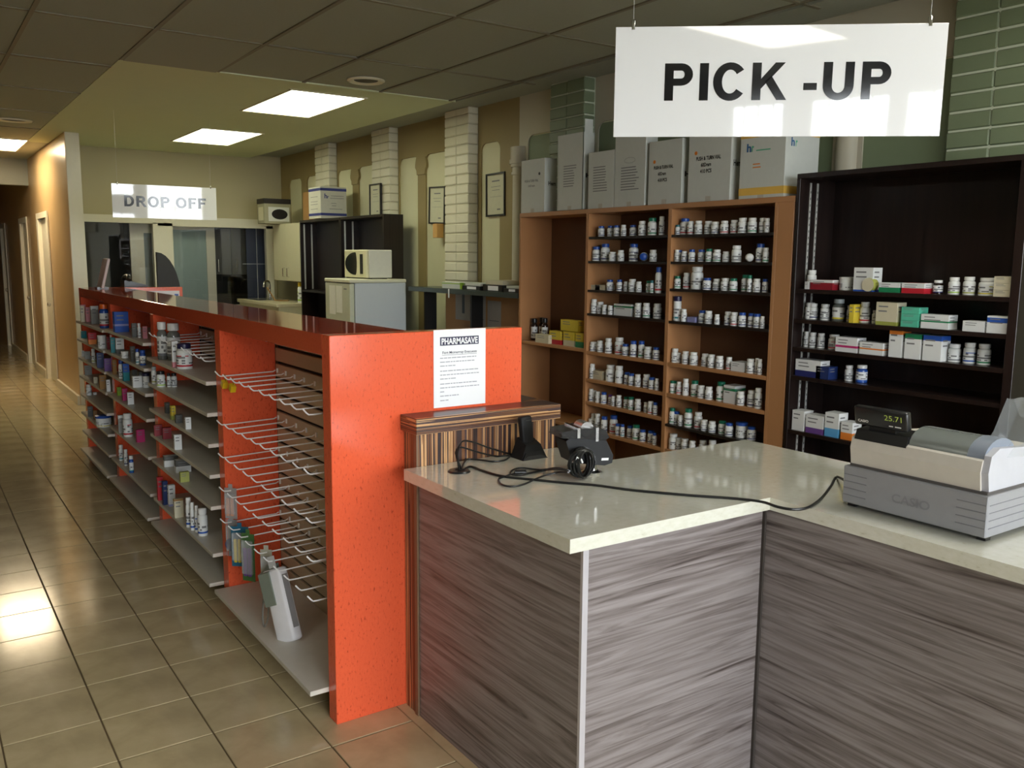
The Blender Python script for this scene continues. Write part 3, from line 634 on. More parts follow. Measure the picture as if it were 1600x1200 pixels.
body_blue = MB().lathe([(.47, 0), (.5, .02), (.5, .66), (.47, .73), (.36, .78), (.36, .82)], 14).mesh('bottle_body', mat('blue_bottle', rgb(40, 80, 160), .25), 40)
tub_me = MB().lathe([(.46, 0), (.5, .03), (.5, .80), (.48, .82)], 16).mesh('tub_body', BODYM, 40)
CAPS = {k: MB().lathe([(.41, .80), (.43, .82), (.43, .98), (.40, 1.0)], 14).mesh('cap', m_, 40) for k, m_ in CAPC.items()}
LIDS = {k: MB().lathe([(.52, .80), (.53, .82), (.53, .98), (.50, 1.0)], 16).mesh('lid', m_, 40) for k, m_ in CAPC.items()}
LABS = {}
def label_mesh(c, seed):
    key = (c, seed)
    if key in LABS: return LABS[key]
    r = random.Random(seed*17+1); zz = [.10, .17, .21, .27, .30, .38, .42, .50, .54, .62]; n = 14; vs = []; fs = []; ms = []
    for z in zz:
        for k in range(n): a = 2*math.pi*k/n; vs.append((.506*math.cos(a), .506*math.sin(a), z))
    for i in range(len(zz)-1):
        for k in range(n):
            fs.append((i*n+k, i*n+(k+1) % n, (i+1)*n+(k+1) % n, (i+1)*n+k))
            ms.append((1 if i == 0 and c != 'none' else 2 if i in (2, 4, 6) and r.random() < .45 else 1 if i == 7 and r.random() < .5 and seed % 2 else 0))
    LABS[key] = MB().add(vs, fs, ms).mesh('wrap_label', [LABP, LABC[c], GREYINK], 40); return LABS[key]
def bottle(name, label, group, base, d, h, cap='white', lab='grey', kind='round', seed=0, lying=None, cat='bottle'):
    t = thing(name, label, cat, base, group=group); t.scale = (d, d, h)
    t.rotation_euler = (0, 0, random.uniform(0, 6))
    if kind == 'tub': inst('tub_body', tub_me, t); inst('lid', LIDS[cap], t)
    else:
        inst('bottle_body', {'round': body_me, 'clear': body_clear, 'dark': body_dark, 'blue': body_blue}[kind], t); inst('cap', CAPS[cap], t)
    inst('wrap_label', label_mesh(lab, seed % 5), t)
    if lying:                                           # lying on its side, cap towards the room
        t.rotation_euler = (0, math.radians(-90), .75); t.location = Vector(base)+Vector((h*.62, h*.36, d*.53+.001))
    return t
def carton(name, label, group, base, wx, wy, h, cols, bands=None, cat='box', rz=0, print_lines=True):
    """base: centre of the footprint; faces with horizontal colour bands [(z fraction, index)]; print on the -X and -Y faces"""
    m = MB(); bands = bands or [(1, 0)]; z0 = 0
    X, Y = wx/2, wy/2; c4 = [(-X, -Y), (X, -Y), (X, Y), (-X, Y)]
    for fz, mi in bands:
        z1 = fz*h
        for k in range(4):
            a, b = c4[k], c4[(k+1) % 4]; m.add([(*a, z0), (*b, z0), (*b, z1), (*a, z1)], [(0, 1, 2, 3)], mi)
        z0 = z1
    m.add([(*p, 0) for p in c4], [(3, 2, 1, 0)], 0); big = max(range(len(bands)), key=lambda i: bands[i][0]-(bands[i-1][0] if i else 0)); m.add([(*p, h) for p in c4], [(0, 1, 2, 3)], bands[big][1])
    gi = len(cols); rr_ = random.Random(hash(label) % 1000 if False else len(label)*7+int(base[1]*100))
    if print_lines:
        for k in range(2):
            z = h*(.58+.2*k); w = wy*rr_.uniform(.35, .6); y = Y-wy*.12
            m.add([(-X-.0006, y, z), (-X-.0006, y-w, z), (-X-.0006, y-w, z+h*.06), (-X-.0006, y, z+h*.06)], [(0, 1, 2, 3)], gi)
            w = wx*.5; m.add([(-X*.7, -Y-.0006, z), (-X*.7+w, -Y-.0006, z), (-X*.7+w, -Y-.0006, z+h*.06), (-X*.7, -Y-.0006, z+h*.06)], [(0, 1, 2, 3)], gi)
    o = bpy.data.objects.new(name, m.mesh(name, list(cols)+[GREYINK])); COL.objects.link(o); o.location = base; o.rotation_euler = (0, 0, rz)
    ORG[o.name] = Vector(base); return tag(o, label, cat, group)
CB = {'white': mat('carton_white', (.74, .75, .75), .5, noise=.02), 'cream': mat('carton_cream', rgb(206, 198, 172), .5), 'lav': mat('carton_lavender', rgb(150, 152, 200), .5), 'green': LABC['green'], 'red': LABC['red'], 'dred': mat('carton_dark_red', rgb(140, 26, 40), .5), 'blue': LABC['blue'], 'navy': LABC['navy'], 'yellow': mat('carton_yellow', rgb(214, 190, 60), .5), 'olive': LABC['olive'], 'mint': mat('carton_mint', rgb(90, 190, 160), .5), 'magenta': mat('carton_magenta', rgb(190, 40, 110), .5), 'orange': mat('carton_orange', rgb(226, 130, 50), .5), 'purple': LABC['purple'], 'sky': mat('carton_sky', rgb(90, 160, 210), .5), 'pink': mat('carton_pink', rgb(206, 130, 140), .5), 'dblue': mat('carton_dark_blue', rgb(24, 44, 96), .5), 'grey': mat('carton_grey', rgb(150, 150, 146), .5), 'brown': KRAFT, 'black': mat('carton_black', rgb(40, 38, 38), .5), 'teal': LABC['teal'], 'lime': mat('carton_lime', rgb(150, 190, 50), .5), 'dgrey': mat('carton_dark_grey', rgb(84, 84, 80), .5)}

# ================================================================== BROWN SHELVING UNIT
FX = 3.8; BX = 4.085
u = thing('brown_shelving_unit', 'brown laminate wall shelving with three bays full of medicine bottles', 'shelving', (3.95, 4.2, 0))
part('top_board', MB().bev(FX, BX, 2.97, 5.435, 1.905, 1.935, .0015), BROWN, u)
for a, b in ((5.413, 5.435), (4.628, 4.656), (3.852, 3.882), (3.075, 3.097)): part('upright', MB().bev(FX, BX, a, b, 0, 1.905, .0015), BROWN, u)
part('face_stile', MB().bev(FX, FX+.02, 2.972, 3.0748, 0, 1.905, .0015), BROWN, u)
part('back_board', MB().box(BX, BX+.012, 2.975, 5.433, 0, 1.93), BROWNB, u)
SB = mat('black_shelf_laminate', rgb(26, 20, 18), .35)
MBAY = (3.882, 4.628); RBAY = (3.097, 3.852); LBAY = (4.656, 5.413)
SHM = [1.752, 1.592, 1.400, 1.242, .985, .797, .639, .448]; SHR = [1.752, 1.594, 1.433, 1.239, .985, .796, .607, .448]
for (a, b), zz in ((MBAY, SHM), (RBAY, SHR)):
    for k, z in enumerate(zz):
        dark = k < 4 or (zz is SHR and k == 6)
        part('shelf', MB().bev(FX+(.0 if dark else .002), BX-.001, a+.001, b-.001, z-(.016 if dark else .022), z, .001), SB if dark else BROWN, u)
for z in (.995, .45): part('shelf', MB().bev(FX+.002, BX-.001, LBAY[0]+.001, LBAY[1]-.001, z-.022, z, .001), BROWN, u)

def za(x, y): return (900+x/4.848, 320+y/4.848)
def zb(x, y): return (900+x/4.848, 500+y/4.848)
ROWS = {
 ('M', 0): (za, [(200,248,158,'blue','navy'),(258,306,155,'blue','navy'),(318,366,153,'blue','navy'),(375,416,150,'white','grey'),(425,478,150,'blue','navy'),(505,560,120,'white','grey'),(575,640,95,'green','green'),(655,697,85,'white','grey')]),
 ('M', 1): (za, [(125,185,312,'blue','navy'),(203,268,290,'blue','navy'),(278,335,352,'white','none'),(347,396,340,'white','none'),(418,485,290,'blue','navy'),('lie',490,580,355,'blue'),(590,643,338,'white','grey')]),
 ('M', 2): (za, [('box',100,180,598,'cream'),('box',182,262,600,'cream'),(262,313,563,'blue','navy'),(343,385,563,'blue','navy'),(384,422,578,'white','grey'),(430,485,558,'white','grey'),(489,532,578,'white','grey'),(553,600,572,'green','green'),(600,630,570,'teal','green'),(638,685,468,'blue','red')]),
 ('M', 3): (za, [(118,165,708,'white','grey'),(175,228,730,'white','grey'),(232,272,752,'white','none'),(275,317,758,'white','none'),('box',322,463,740,'whitegreen'),(475,530,738,'white','grey'),(538,592,738,'white','green'),(603,665,742,'white','grey')]),
 ('M', 4): (zb, [(105,148,155,'white','navy'),(150,186,160,'white','grey'),(190,238,150,'white','grey'),(250,302,132,'white','grey'),(308,375,126,'white','red'),(380,433,175,'blue','navy'),(442,492,152,'blue','navy'),(493,541,154,'blue','green'),(545,605,195,'white','grey'),(615,665,200,'blue','navy')]),
 ('M', 5): (zb, [(97,140,320,'white','grey'),('box',142,242,372,'cream'),(250,322,332,'white','none'),(325,385,340,'white','none'),(386,430,390,'blue','navy'),(432,476,398,'blue','navy'),(478,524,405,'white','grey'),(527,580,405,'white','navy'),(583,633,428,'blue','navy'),(640,664,437,'white','grey')]),
 ('M', 6): (zb, [(98,135,508,'white','navy'),(138,178,528,'white','grey'),(180,220,535,'white','none'),(222,266,540,'blue','blue'),(268,302,560,'purple','purple'),(304,336,570,'white','grey'),(338,380,562,'white','grey'),(382,425,575,'green','green'),(428,474,575,'green','green'),(478,525,590,'white','grey'),(538,576,618,'white','grey'),(578,622,608,'white','red'),(622,656,618,'blue','navy')]),
 ('M', 7): (zb, [(92,130,732,'white','none'),(135,172,702,'white','grey'),(174,218,702,'white','none'),(219,270,722,'blue','navy'),(272,330,715,'blue','red'),(332,372,778,'blue','navy'),(373,405,782,'blue','teal'),(407,455,793,'blue','navy'),(457,514,785,'green','green'),(516,562,822,'blue','navy'),(564,614,832,'blue','navy'),(618,650,848,'blue','grey')]),
 ('R', 0): (za, [(760,798,152,'teal','navy'),(805,876,98,'blue','red'),(880,930,122,'white','red'),(933,990,118,'white','grey'),(993,1052,120,'white','grey'),(1058,1118,125,'white','navy'),(1128,1188,118,'white','red'),(1192,1250,112,'white','red'),(1262,1328,95,'white','grey'),(1335,1402,95,'white','green'),(1412,1468,97,'white','grey'),(1471,1510,100,'white','none')]),
 ('R', 1): (za, [(748,787,338,'white','grey'),(788,830,340,'blue','navy'),(832,880,348,'white','navy'),(888,938,335,'blue','navy'),(945,1000,335,'blue','navy'),(1018,1070,330,'green','green'),(1072,1130,335,'white','green'),(1132,1185,350,'white','none'),(1212,1282,303,'white','grey'),('lie',1293,1383,332,'white'),(1386,1450,290,'blue','navy'),(1455,1500,322,'white','green')]),
 ('R', 2): (za, [(780,828,535,'green','green'),(832,888,510,'white','red'),(898,985,462,'white','none'),(993,1056,548,'blue','navy'),(1058,1115,555,'white','navy'),(1130,1194,550,'white','grey'),(1198,1256,552,'green','green'),(1275,1338,525,'green','green'),(1340,1376,530,'green','grey'),(1378,1432,555,'white','grey'),(1438,1482,558,'blue','navy')]),
 ('R', 3): (za, [('tube',734,794,685,'navy','teal'),(796,832,782,'white','none'),(834,876,785,'white','none'),('box',880,945,845,'lav'),(950,1005,795,'blue','navy'),(1010,1066,797,'white','grey'),(1088,1127,825,'white','none'),(1148,1200,805,'white','navy'),(1205,1262,808,'white','red'),(1266,1322,810,'blue','navy'),(1328,1378,817,'blue','navy'),(1380,1436,820,'blue','navy'),(1438,1470,840,'white','grey')]),
 ('R', 4): (zb, [(718,771,205,'white','grey'),(773,820,243,'white','none'),(836,890,230,'white','grey'),(893,953,237,'white','grey'),(972,1026,250,'white','grey'),(1032,1088,255,'white','grey'),(1092,1150,265,'white','grey'),(1162,1208,275,'white','red'),('box',1212,1320,308,'white'),(1325,1385,287,'white','grey'),(1390,1414,285,'white','grey'),(1416,1452,290,'white','grey')]),
 ('R', 5): (zb, [(718,755,448,'green','green'),(758,796,455,'green','green'),(798,838,460,'white','red'),(845,890,437,'white','none'),(892,948,452,'green','green'),(955,1010,488,'white','grey'),(1012,1068,497,'white','grey'),(1082,1150,460,'green','green'),('box',1158,1250,485,'whitegreen'),(1253,1310,532,'white','grey'),(1318,1385,525,'white','navy'),(1392,1446,507,'white','grey')]),
 ('R', 6): (zb, [(712,758,652,'green','green'),(760,808,685,'blue','navy'),(810,850,713,'white','grey'),(853,913,662,'green','green'),(915,975,690,'white','red'),(977,1032,748,'white','navy'),(1035,1092,758,'white','navy'),(1100,1157,757,'green','green'),(1160,1222,770,'blue','navy'),('tub',1226,1313,765,'blue','none'),(1316,1380,800,'blue','navy')]),
 ('R', 7): (zb, [(703,768,845,'white','none'),(778,828,885,'white','grey'),(830,885,890,'white','grey'),(890,940,905,'white','grey'),(950,1012,903,'white','grey'),(1035,1095,900,'white','grey')]),
}
SHN = ['top', 'second', 'third', 'fourth', 'fifth', 'sixth', 'seventh', 'bottom visible']
seed = 0
for (bay, k), (Z, items) in ROWS.items():
    zz = (SHM if bay == 'M' else SHR)[k]; bn = 'middle brown bay' if bay == 'M' else 'right brown bay'
    for n, it in enumerate(items):
        where = '%s from left, %s shelf, %s' % (ORD[n], SHN[k], bn); seed += 1; grp = 'medicine bottles in the brown shelving'
        sp = it[0] if isinstance(it[0], str) else None
        if sp: it = it[1:]
        x0, x1, yt = it[:3]; us, _ = Z(x0, 0); ue, vt = Z(x1, yt); xm = FX+.075
        p0 = on(us, vt, 0, xm); p1 = on(ue, vt, 0, xm); cy = (p0.y+p1.y)/2
        # apparent width of a cylinder at this spot
        dd = (ue-us)*depth((xm, cy, zz))/FPX*1.04; dd = max(dd, .026)
        hh = max(on((us+ue)/2, vt, 0, xm).z-zz-dd*.08, .03)
        xb = FX+.012+dd/2 + (.02 if n % 3 == 1 else .006)
        lo, hi = (MBAY if bay == 'M' else RBAY); cy = min(max(cy, lo+dd/2+.003), hi-dd/2-.003)
        if sp == 'box':
            w = (p0.y-p1.y)*.93; c_ = it[3]; cols = [CB['white'], CB['green']] if c_ == 'whitegreen' else [CB[c_], CB['grey']]
            carton('medicine_carton', '%s carton, %s' % ({'whitegreen': 'white and green', 'lav': 'low lavender'}.get(c_, c_), where), 'cartons in the brown shelving', (FX+.075, cy, zz), .09, w, hh, cols, [(.7, 0), (.85, 1), (1, 0)] if c_ == 'whitegreen' else [(1, 0)])
        elif sp == 'lie':
            dd = (p0.y-p1.y)*.55; bottle('pill_bottle', 'bottle lying with %s cap facing out, %s' % (it[3], where), grp, (FX+.03, cy, zz), min(dd, hh*.98), .10, it[3], 'grey', lying=True, seed=seed)
        elif sp == 'tub': bottle('pill_tub', 'wide white tub with blue lid, %s' % where, grp, (xb+.01, cy, zz), dd*.94, hh, 'blue', 'none', 'tub', seed, cat='tub')
        elif sp == 'tube': bottle('wipes_canister', 'tall canister with navy cap and teal foot, %s' % where, grp, (xb, cy, zz), dd*.95, hh, 'navy', 'teal', 'tub', seed, cat='canister')
        else:
            cap, lab = it[3], it[4]
            big = dd > .075
            bottle('pill_bottle', '%s bottle with %s cap, %s' % ('large white' if big else 'white', cap, where), grp, (xb, cy, zz), dd, hh, cap, lab, 'round', seed)
# left bay: dark bottles and yellow cartons on its one shelf
def q4(x, y): return (600+x/4, 480+y/4)
for n, (x0, x1, yt) in enumerate([(893, 935, 65), (950, 984, 64), (986, 1026, 66)]):
    us, vt = q4(x0, yt); ue, _ = q4(x1, 0); p0, p1 = on(us, vt, 0, FX+.1), on(ue, vt, 0, FX+.1); dd = (ue-us)*depth((FX+.1, p0.y, 1))/FPX
    bottle('syrup_bottle', 'dark brown bottle with black cap, %s of three in left brown bay' % ORD[n], 'dark bottles in the left brown bay', (FX+.1+.03*(n == 1), min((p0.y+p1.y)/2, 5.37), .995), dd, p0.z-.995, 'black', 'none', 'dark', n)
for x0, x1, yt, z0, cs, bands, lb, xx in [(945, 1030, 165, .995, ['cream', 'grey'], [(1, 0)], 'small cream carton before the dark bottles in left brown bay', FX+.04), (1032, 1108, 145, .995, ['red', 'yellow'], [(.35, 0), (1, 1)], 'yellow carton with red foot in left brown bay', FX+.07), (1120, 1190, 150, .995, ['cream', 'yellow'], [(.4, 0), (1, 1)], 'yellow and cream carton, middle of the row in left brown bay', FX+.07), (1197, 1248, 160, .995, ['green', 'yellow'], [(.4, 0), (1, 1)], 'yellow carton with green foot at right of left brown bay', FX+.07), (1103, 1215, 75, None, ['yellow', 'black'], [(1, 0)], 'yellow carton with black mark standing on the cartons in left brown bay', FX+.08)]:
    us, vt = q4(x0, yt); ue, _ = q4(x1, 0); p0, p1 = on(us, vt, 0, xx-.03), on(ue, vt, 0, xx-.03)
    z_ = z0 if z0 else .995+.105
    carton('medicine_carton', lb, 'cartons in the brown shelving', (xx, max((p0.y+p1.y)/2, 4.656+(p0.y-p1.y)/2+.004), z_), .06, (p0.y-p1.y)*.96, max(p0.z-z_, .04) if z0 is None else (min(p0.z-z_, .105) if xx > FX+.05 else p0.z-z_), [CB[k] for k in cs], bands)

# ================================================================== BLACK SHELVING UNIT
u = thing('black_shelving_unit', 'tall black wood shelving unit behind the cash register with medicine cartons', 'shelving', (3.95, 2.4, 0))
K0, K1 = 1.82, 2.962
part('top_board', MB().bev(FX-.004, BX, K0, K1, 2.018, 2.042, .0015), DARKW, u)
for a, b in ((K1-.022, K1), (K0, K0+.04)): part('upright', MB().bev(FX-.004, BX, a, b, 0, 2.018, .0015), DARKW, u)
part('back_board', MB().box(BX, BX+.012, K0+.002, K1-.002, 0, 2.035), DARKW, u)
KS = [1.46, 1.305, 1.159, 1.010, .722, .42]
for z in KS: part('shelf', MB().bev(FX, BX-.001, K0+.041, K1-.023, z-.02, z, .001), DARKW, u)
for x in (3.879, 3.935):
    s = part('shelf_standard', MB().box(x-.006, x+.006, K1-.0256, K1-.0221, .3, 2.0), STEEL, u)
    m = MB()
    for k in range(50): z = .33+k*.033; m.box(x-.002, x+.002, K1-.0262, K1-.0255, z, z+.012)
    part('slot_row', m, BLACKM, s)
def kc(x, y): return (1220+x/3.75, 400+y/3.75)
KR = [
 [('b',112,168,82,'white','green','white bottle with pale green label'),('c',172,198,150,'white',None,'tiny white carton'),('c',201,340,140,'dred:.72:white',None,'dark red carton with white top'),('t',345,430,123,'white','none','white screw-lid tub'),('c',458,578,68,'blue:.07:white',None,'tall white carton with blue print'),('r',515,600,155,'cream','olive','cream round-faced carton with green rim'),('c',603,732,155,'green:.5:white',None,'white carton with dark green lower half'),('c',736,878,158,'red:.5:white',None,'white carton with bright red lower half'),('d',895,950,142,'white','navy','small dark bottle with white cap'),('b',985,1050,125,'white','lime','white bottle with lime label'),('b',1072,1140,122,'white','olive','white bottle with olive label'),('b',1165,1255,128,'white','yellow','large white bottle with yellow label'),('s',1280,1390,118,'cream',None,'cream carton')],
 [('b',75,135,270,'white','none','plain white bottle'),('b',163,217,278,'white','navy','white bottle with dark label foot'),('b',232,288,282,'white','grey','white bottle with grey label'),('g',305,375,252,'grey','yellow','smoky bottle with grey cap and yellow label'),('b',387,432,290,'white','yellow','white bottle with thin yellow band'),('c',434,462,283,'yellow',None,'narrow yellow carton'),('b',465,525,270,'white','red','white bottle with red band'),('b',535,584,318,'white','none','short plain white bottle'),('c',588,720,270,'olive:.16:cream',None,'large cream carton with olive foot'),('s',737,845,298,'mint',None,'mint green carton'),('c',848,1022,342,'white:.45:green:.56:white',None,'white carton with green lettering'),('c',1093,1228,380,'white',None,'low plain white carton'),('c',1236,1390,352,'white:.62:blue:.9:white',None,'white carton with blue corner')],
 [('b',75,114,438,'white','grey','small white bottle'),('b',120,160,443,'white','grey','small white bottle'),('b',164,209,448,'white','grey','small white bottle'),('b',213,258,453,'white','grey','small white bottle'),('b',280,346,460,'white','red','white bottle with red print'),('c',349,484,475,'white:.3:magenta:.45:white',None,'white carton with magenta stripe'),('c',488,637,505,'white:.4:orange:.52:white',None,'flat white carton with orange stripe'),('c',667,747,432,'white:.84:orange',None,'tall white carton with orange top'),('c',757,858,455,'white:.8:green',None,'white carton with green top'),('c',864,980,465,'white:.8:blue',None,'white carton with blue top'),('b',985,1056,515,'white','grey','white bottle with grey print'),('b',1075,1145,508,'white','blue','white bottle with blue label'),('b',1157,1232,515,'white','green','white bottle with green label')],
 [('c',70,226,602,'navy:.35:white',None,'white carton with navy foot'),('c',235,315,645,'dblue',None,'small dark blue carton'),('b',375,425,640,'white','grey','small white bottle'),('B',442,508,638,'white','blue','blue bottle with white cap')],
 [('c',85,160,900,'white',None,'pale upright carton'),('c',175,285,930,'purple:.3:white',None,'white carton with purple foot'),('c',289,376,915,'sky:.35:white',None,'white carton with sky blue foot'),('c',382,455,970,'orange:.4:white',None,'white carton with orange foot')]]
for k, row in enumerate(KR):
    z = KS[k]
    for n, (ty, x0, x1, yt, c_, lab, ds) in enumerate(row):
        us, vt = kc(x0, yt); ue, _ = kc(x1, yt); xm = FX+.06 if ty in 'cs' else FX+.075
        p0, p1 = on(us, vt, 0, xm), on(ue, vt, 0, xm); cy = (p0.y+p1.y)/2; wy = p0.y-p1.y; zt = on((us+ue)/2, vt, 0, xm).z
        lb = '%s, %s from left, %s shelf, black unit' % (ds, ORD[n], SHN[k] if k < 4 else 'fifth'); grp = 'medicines in the black unit'
        dd = (ue-us)*depth((xm, cy, z))/FPX*.98; cy = min(cy, K1-.03-max(dd, wy)/2)
        if ty in 'btdgB': bottle('pill_bottle' if ty != 't' else 'pill_tub', lb, grp, (xm+.004, cy, z), dd, zt-z, c_, lab, {'b': 'round', 't': 'tub', 'd': 'dark', 'g': 'clear', 'B': 'blue'}[ty], n+k, cat='bottle' if ty != 't' else 'tub')
        elif ty == 'r':
            o = part('round_carton', MB().lathe([(.001, -.02), (.032, -.02), (.034, .0), (.032, .02), (.001, .02)], 20, axis=0, mi=[0, 1, 1, 0]).xf(Matrix.Translation((FX+.03, cy, z+.033))), [CB['cream'], CB['olive']], org=(FX+.03, cy, z), smooth=40); tag(o, lb, 'box', grp)
        else:
            sp = c_.split(':'); cols = [CB[sp[i]] for i in range(0, len(sp), 2)]; fr = [float(sp[i]) for i in range(1, len(sp), 2)]+[1]
            depth_ = .075
            if ty == 's':
                nst = 3; hh = (zt-z)/nst
                for q in range(nst): carton('medicine_carton', '%s, %s of a stack of three, %s shelf, black unit' % (ds, ['bottom', 'middle', 'top'][q], SHN[k]), grp, (FX+.055, cy, z+q*hh), depth_, wy*.95, hh-.001, cols, rz=random.uniform(-.03, .03))
            else: carton('medicine_carton', lb, grp, (FX+.055, cy, z), depth_, wy*.93, zt-z, cols, list(zip(fr, range(len(fr)))))

# ================================================================== BOXES ON TOP OF THE BROWN UNIT
TOPZ = 1.935
def tb(x, y): return (800+x/3.478, 200+y/3.478)
def shipping_box(label, face, side, top, texts, mt=CARD, open_top=False, bands=None, grp='cartons on top of the brown shelving'):
    x = FX+.015; y1 = on(*tb(face[0], 300), 0, x).y; y0 = on(*tb(face[1], 300), 0, x).y
    xs_ = on(*tb(side, 300), 1, y0).x if side else x+.25
    xs_ = min(max(xs_, x+.1), 4.09); zt = top if top > 1.9 else 2.3
    t = thing('shipping_box', label, 'box', (x, (y0+y1)/2, TOPZ), group=grp)
    m = MB(); 
    if open_top:
        for a in ((x, xs_, y0, y0+.004), (x, xs_, y1-.004, y1), (x, x+.004, y0, y1), (xs_-.004, xs_, y0, y1)): m.box(*a, TOPZ, zt)
        m.box(x, xs_, y0, y1, TOPZ, TOPZ+.004); part('carton_body', m, mt, t)
        part('flap', MB().box(x+.01, xs_-.02, y0-.001, y0+.003, zt, zt+.085), mt, t)
        part('inside', MB().box(x+.006, xs_-.006, y0+.006, y1-.006, zt-.05, zt-.045), CARDIN, t)
    else: part('carton_body', m.bev(x, xs_, y0, y1, TOPZ, zt, .002), mt, t)
    part('tape', MB().box(x-.0004, x+.0001, (y0+y1)/2-.02, (y0+y1)/2+.02, TOPZ, TOPZ+.03), mat('packing_tape', rgb(186, 180, 168), .3), t)
    hgt = zt-TOPZ; w = y1-y0
    for body, fy, fz, size, width, mt_, fc in texts:
        if fc == 'x': o_ = (x-.0004, y1-fy*w, TOPZ+fz*hgt); r_ = (0, -1, 0); W = w
        else: o_ = (x+fy*(xs_-x), y0-.0004, TOPZ+fz*hgt); r_ = (1, 0, 0); W = xs_-x
        if body == '#lines':
            mm = MB(); rl = random.Random(int(y0*100))
            for q in range(size):
                zq = o_[2]-q*.017; wq = W*width*rl.uniform(.75, 1)
                mm.quad((x-.0008, y1-fy*w, zq), (0, -wq, 0), (0, 0, .006))
            part('print', mm, mt_, t)
        elif body == '#dot': part('sticker', MB().lathe([(.001, 0), (.011, 0), (.011, .0008), (.001, .0008)], 12, axis=0).xf(Matrix.Translation((o_[0]-.0006, o_[1], o_[2]))), mt_, t)
        elif body == '#band':
            part('print', MB().box(x-.0008, xs_+.0005, y0-.0008, y1+.0005, TOPZ+fz*hgt, TOPZ+(fz+size)*hgt), mt_, t)
        elif body == '#oval':
            part('print', MB().tube([(x-.0006, y1-fy*w-.05*math.cos(a), o_[2]+.017*math.sin(a)) for a in [2*math.pi*i/20 for i in range(21)]], .0008, 4), mt_, t)
        else: part('print', MB().text(body, size, o_, r_, (0, 0, 1), bold=.03, width=width*W), mt_, t)
    return t
OST = mat('orange_sticker', rgb(224, 130, 40), .5); HB = mat('logo_blue', rgb(40, 96, 150), .5); HG = mat('logo_green', rgb(80, 176, 140), .5); YB = mat('amber_band', rgb(226, 182, 84), .6)
zt1 = on(*tb(50, 180), 0, FX+.015).z
shipping_box('short white vial carton with a black dot, leftmost on the brown shelving', (50, 177), 243, zt1, [('#dot', .78, .72, 0, 0, INK, 'x'), ('PUSH & TURN VIAL', .45, .58, .024, .58, GREYINK, 'x'), ('16Dram', .45, .49, .02, .28, GREYINK, 'x'), ('Hem', .6, .5, .04, .62, INK, 'y')])
shipping_box('tall open white carton with raised flap, second from left on the brown shelving', (246, 384), 412, on(*tb(275, 40), 0, FX+.015).z, [('#lines', .25, .58, 9, .5, GREYINK, 'x'), ('H', .5, .42, .04, .5, INK, 'y')], open_top=True)
shipping_box('lower white carton with open dark top, third from left on the brown shelving', (414, 553), 566, on(*tb(412, 137), 0, FX+.015).z, [('#lines', .2, .72, 10, .6, GREYINK, 'x')], open_top=False)
shipping_box('tall white carton with oval print, fourth from left on the brown shelving', (556, 722), 738, on(*tb(640, 20), 0, FX+.015).z, [('#oval', .5, .62, 0, 0, GREYINK, 'x'), ('#lines', .22, .52, 9, .6, GREYINK, 'x')])
shipping_box('white vial carton with orange sticker, fifth from left on the brown shelving', (740, 920), 950, on(*tb(740, 80), 0, FX+.015).z, [('#dot', .18, .68, 0, 0, OST, 'x'), ('PUSH & TURN VIAL', .46, .56, .028, .58, INK, 'x'), ('60Dram', .42, .46, .027, .24, INK, 'x'), ('410 PCS', .44, .36, .027, .28, INK, 'x'), ('H', .5, .42, .04, .5, INK, 'y')])
shipping_box('larger white vial carton with orange sticker, sixth from left on the brown shelving', (955, 1185), 1230, on(*tb(955, 30), 0, FX+.015).z, [('#dot', .18, .70, 0, 0, OST, 'x'), ('PUSH & TURN VIAL', .48, .59, .030, .58, INK, 'x'), ('60Dram', .43, .50, .029, .24, INK, 'x'), ('410 PCS', .43, .41, .029, .27, INK, 'x'), ('Hem', .5, .48, .045, .6, INK, 'y')])
shipping_box('white carton with blue logo and amber bands, rightmost on the brown shelving', (1234, 1478), 1690, on(*tb(1236, 28), 0, FX+.015).z, [('h', .2, .70, .06, .10, HB, 'x'), ('r', .28, .70, .06, .05, HG, 'x'), ('#lines', .36, .70, 1, .4, HG, 'x'), ('#lines', .3, .5, 2, .2, OST, 'x'), ('#band', 0, .05, .11, 0, YB, 'x'), ('#band', 0, .9, .06, 0, YB, 'x'), ('h', .2, .74, .06, .10, HB, 'y'), ('r', .3, .74, .06, .05, HG, 'y')])
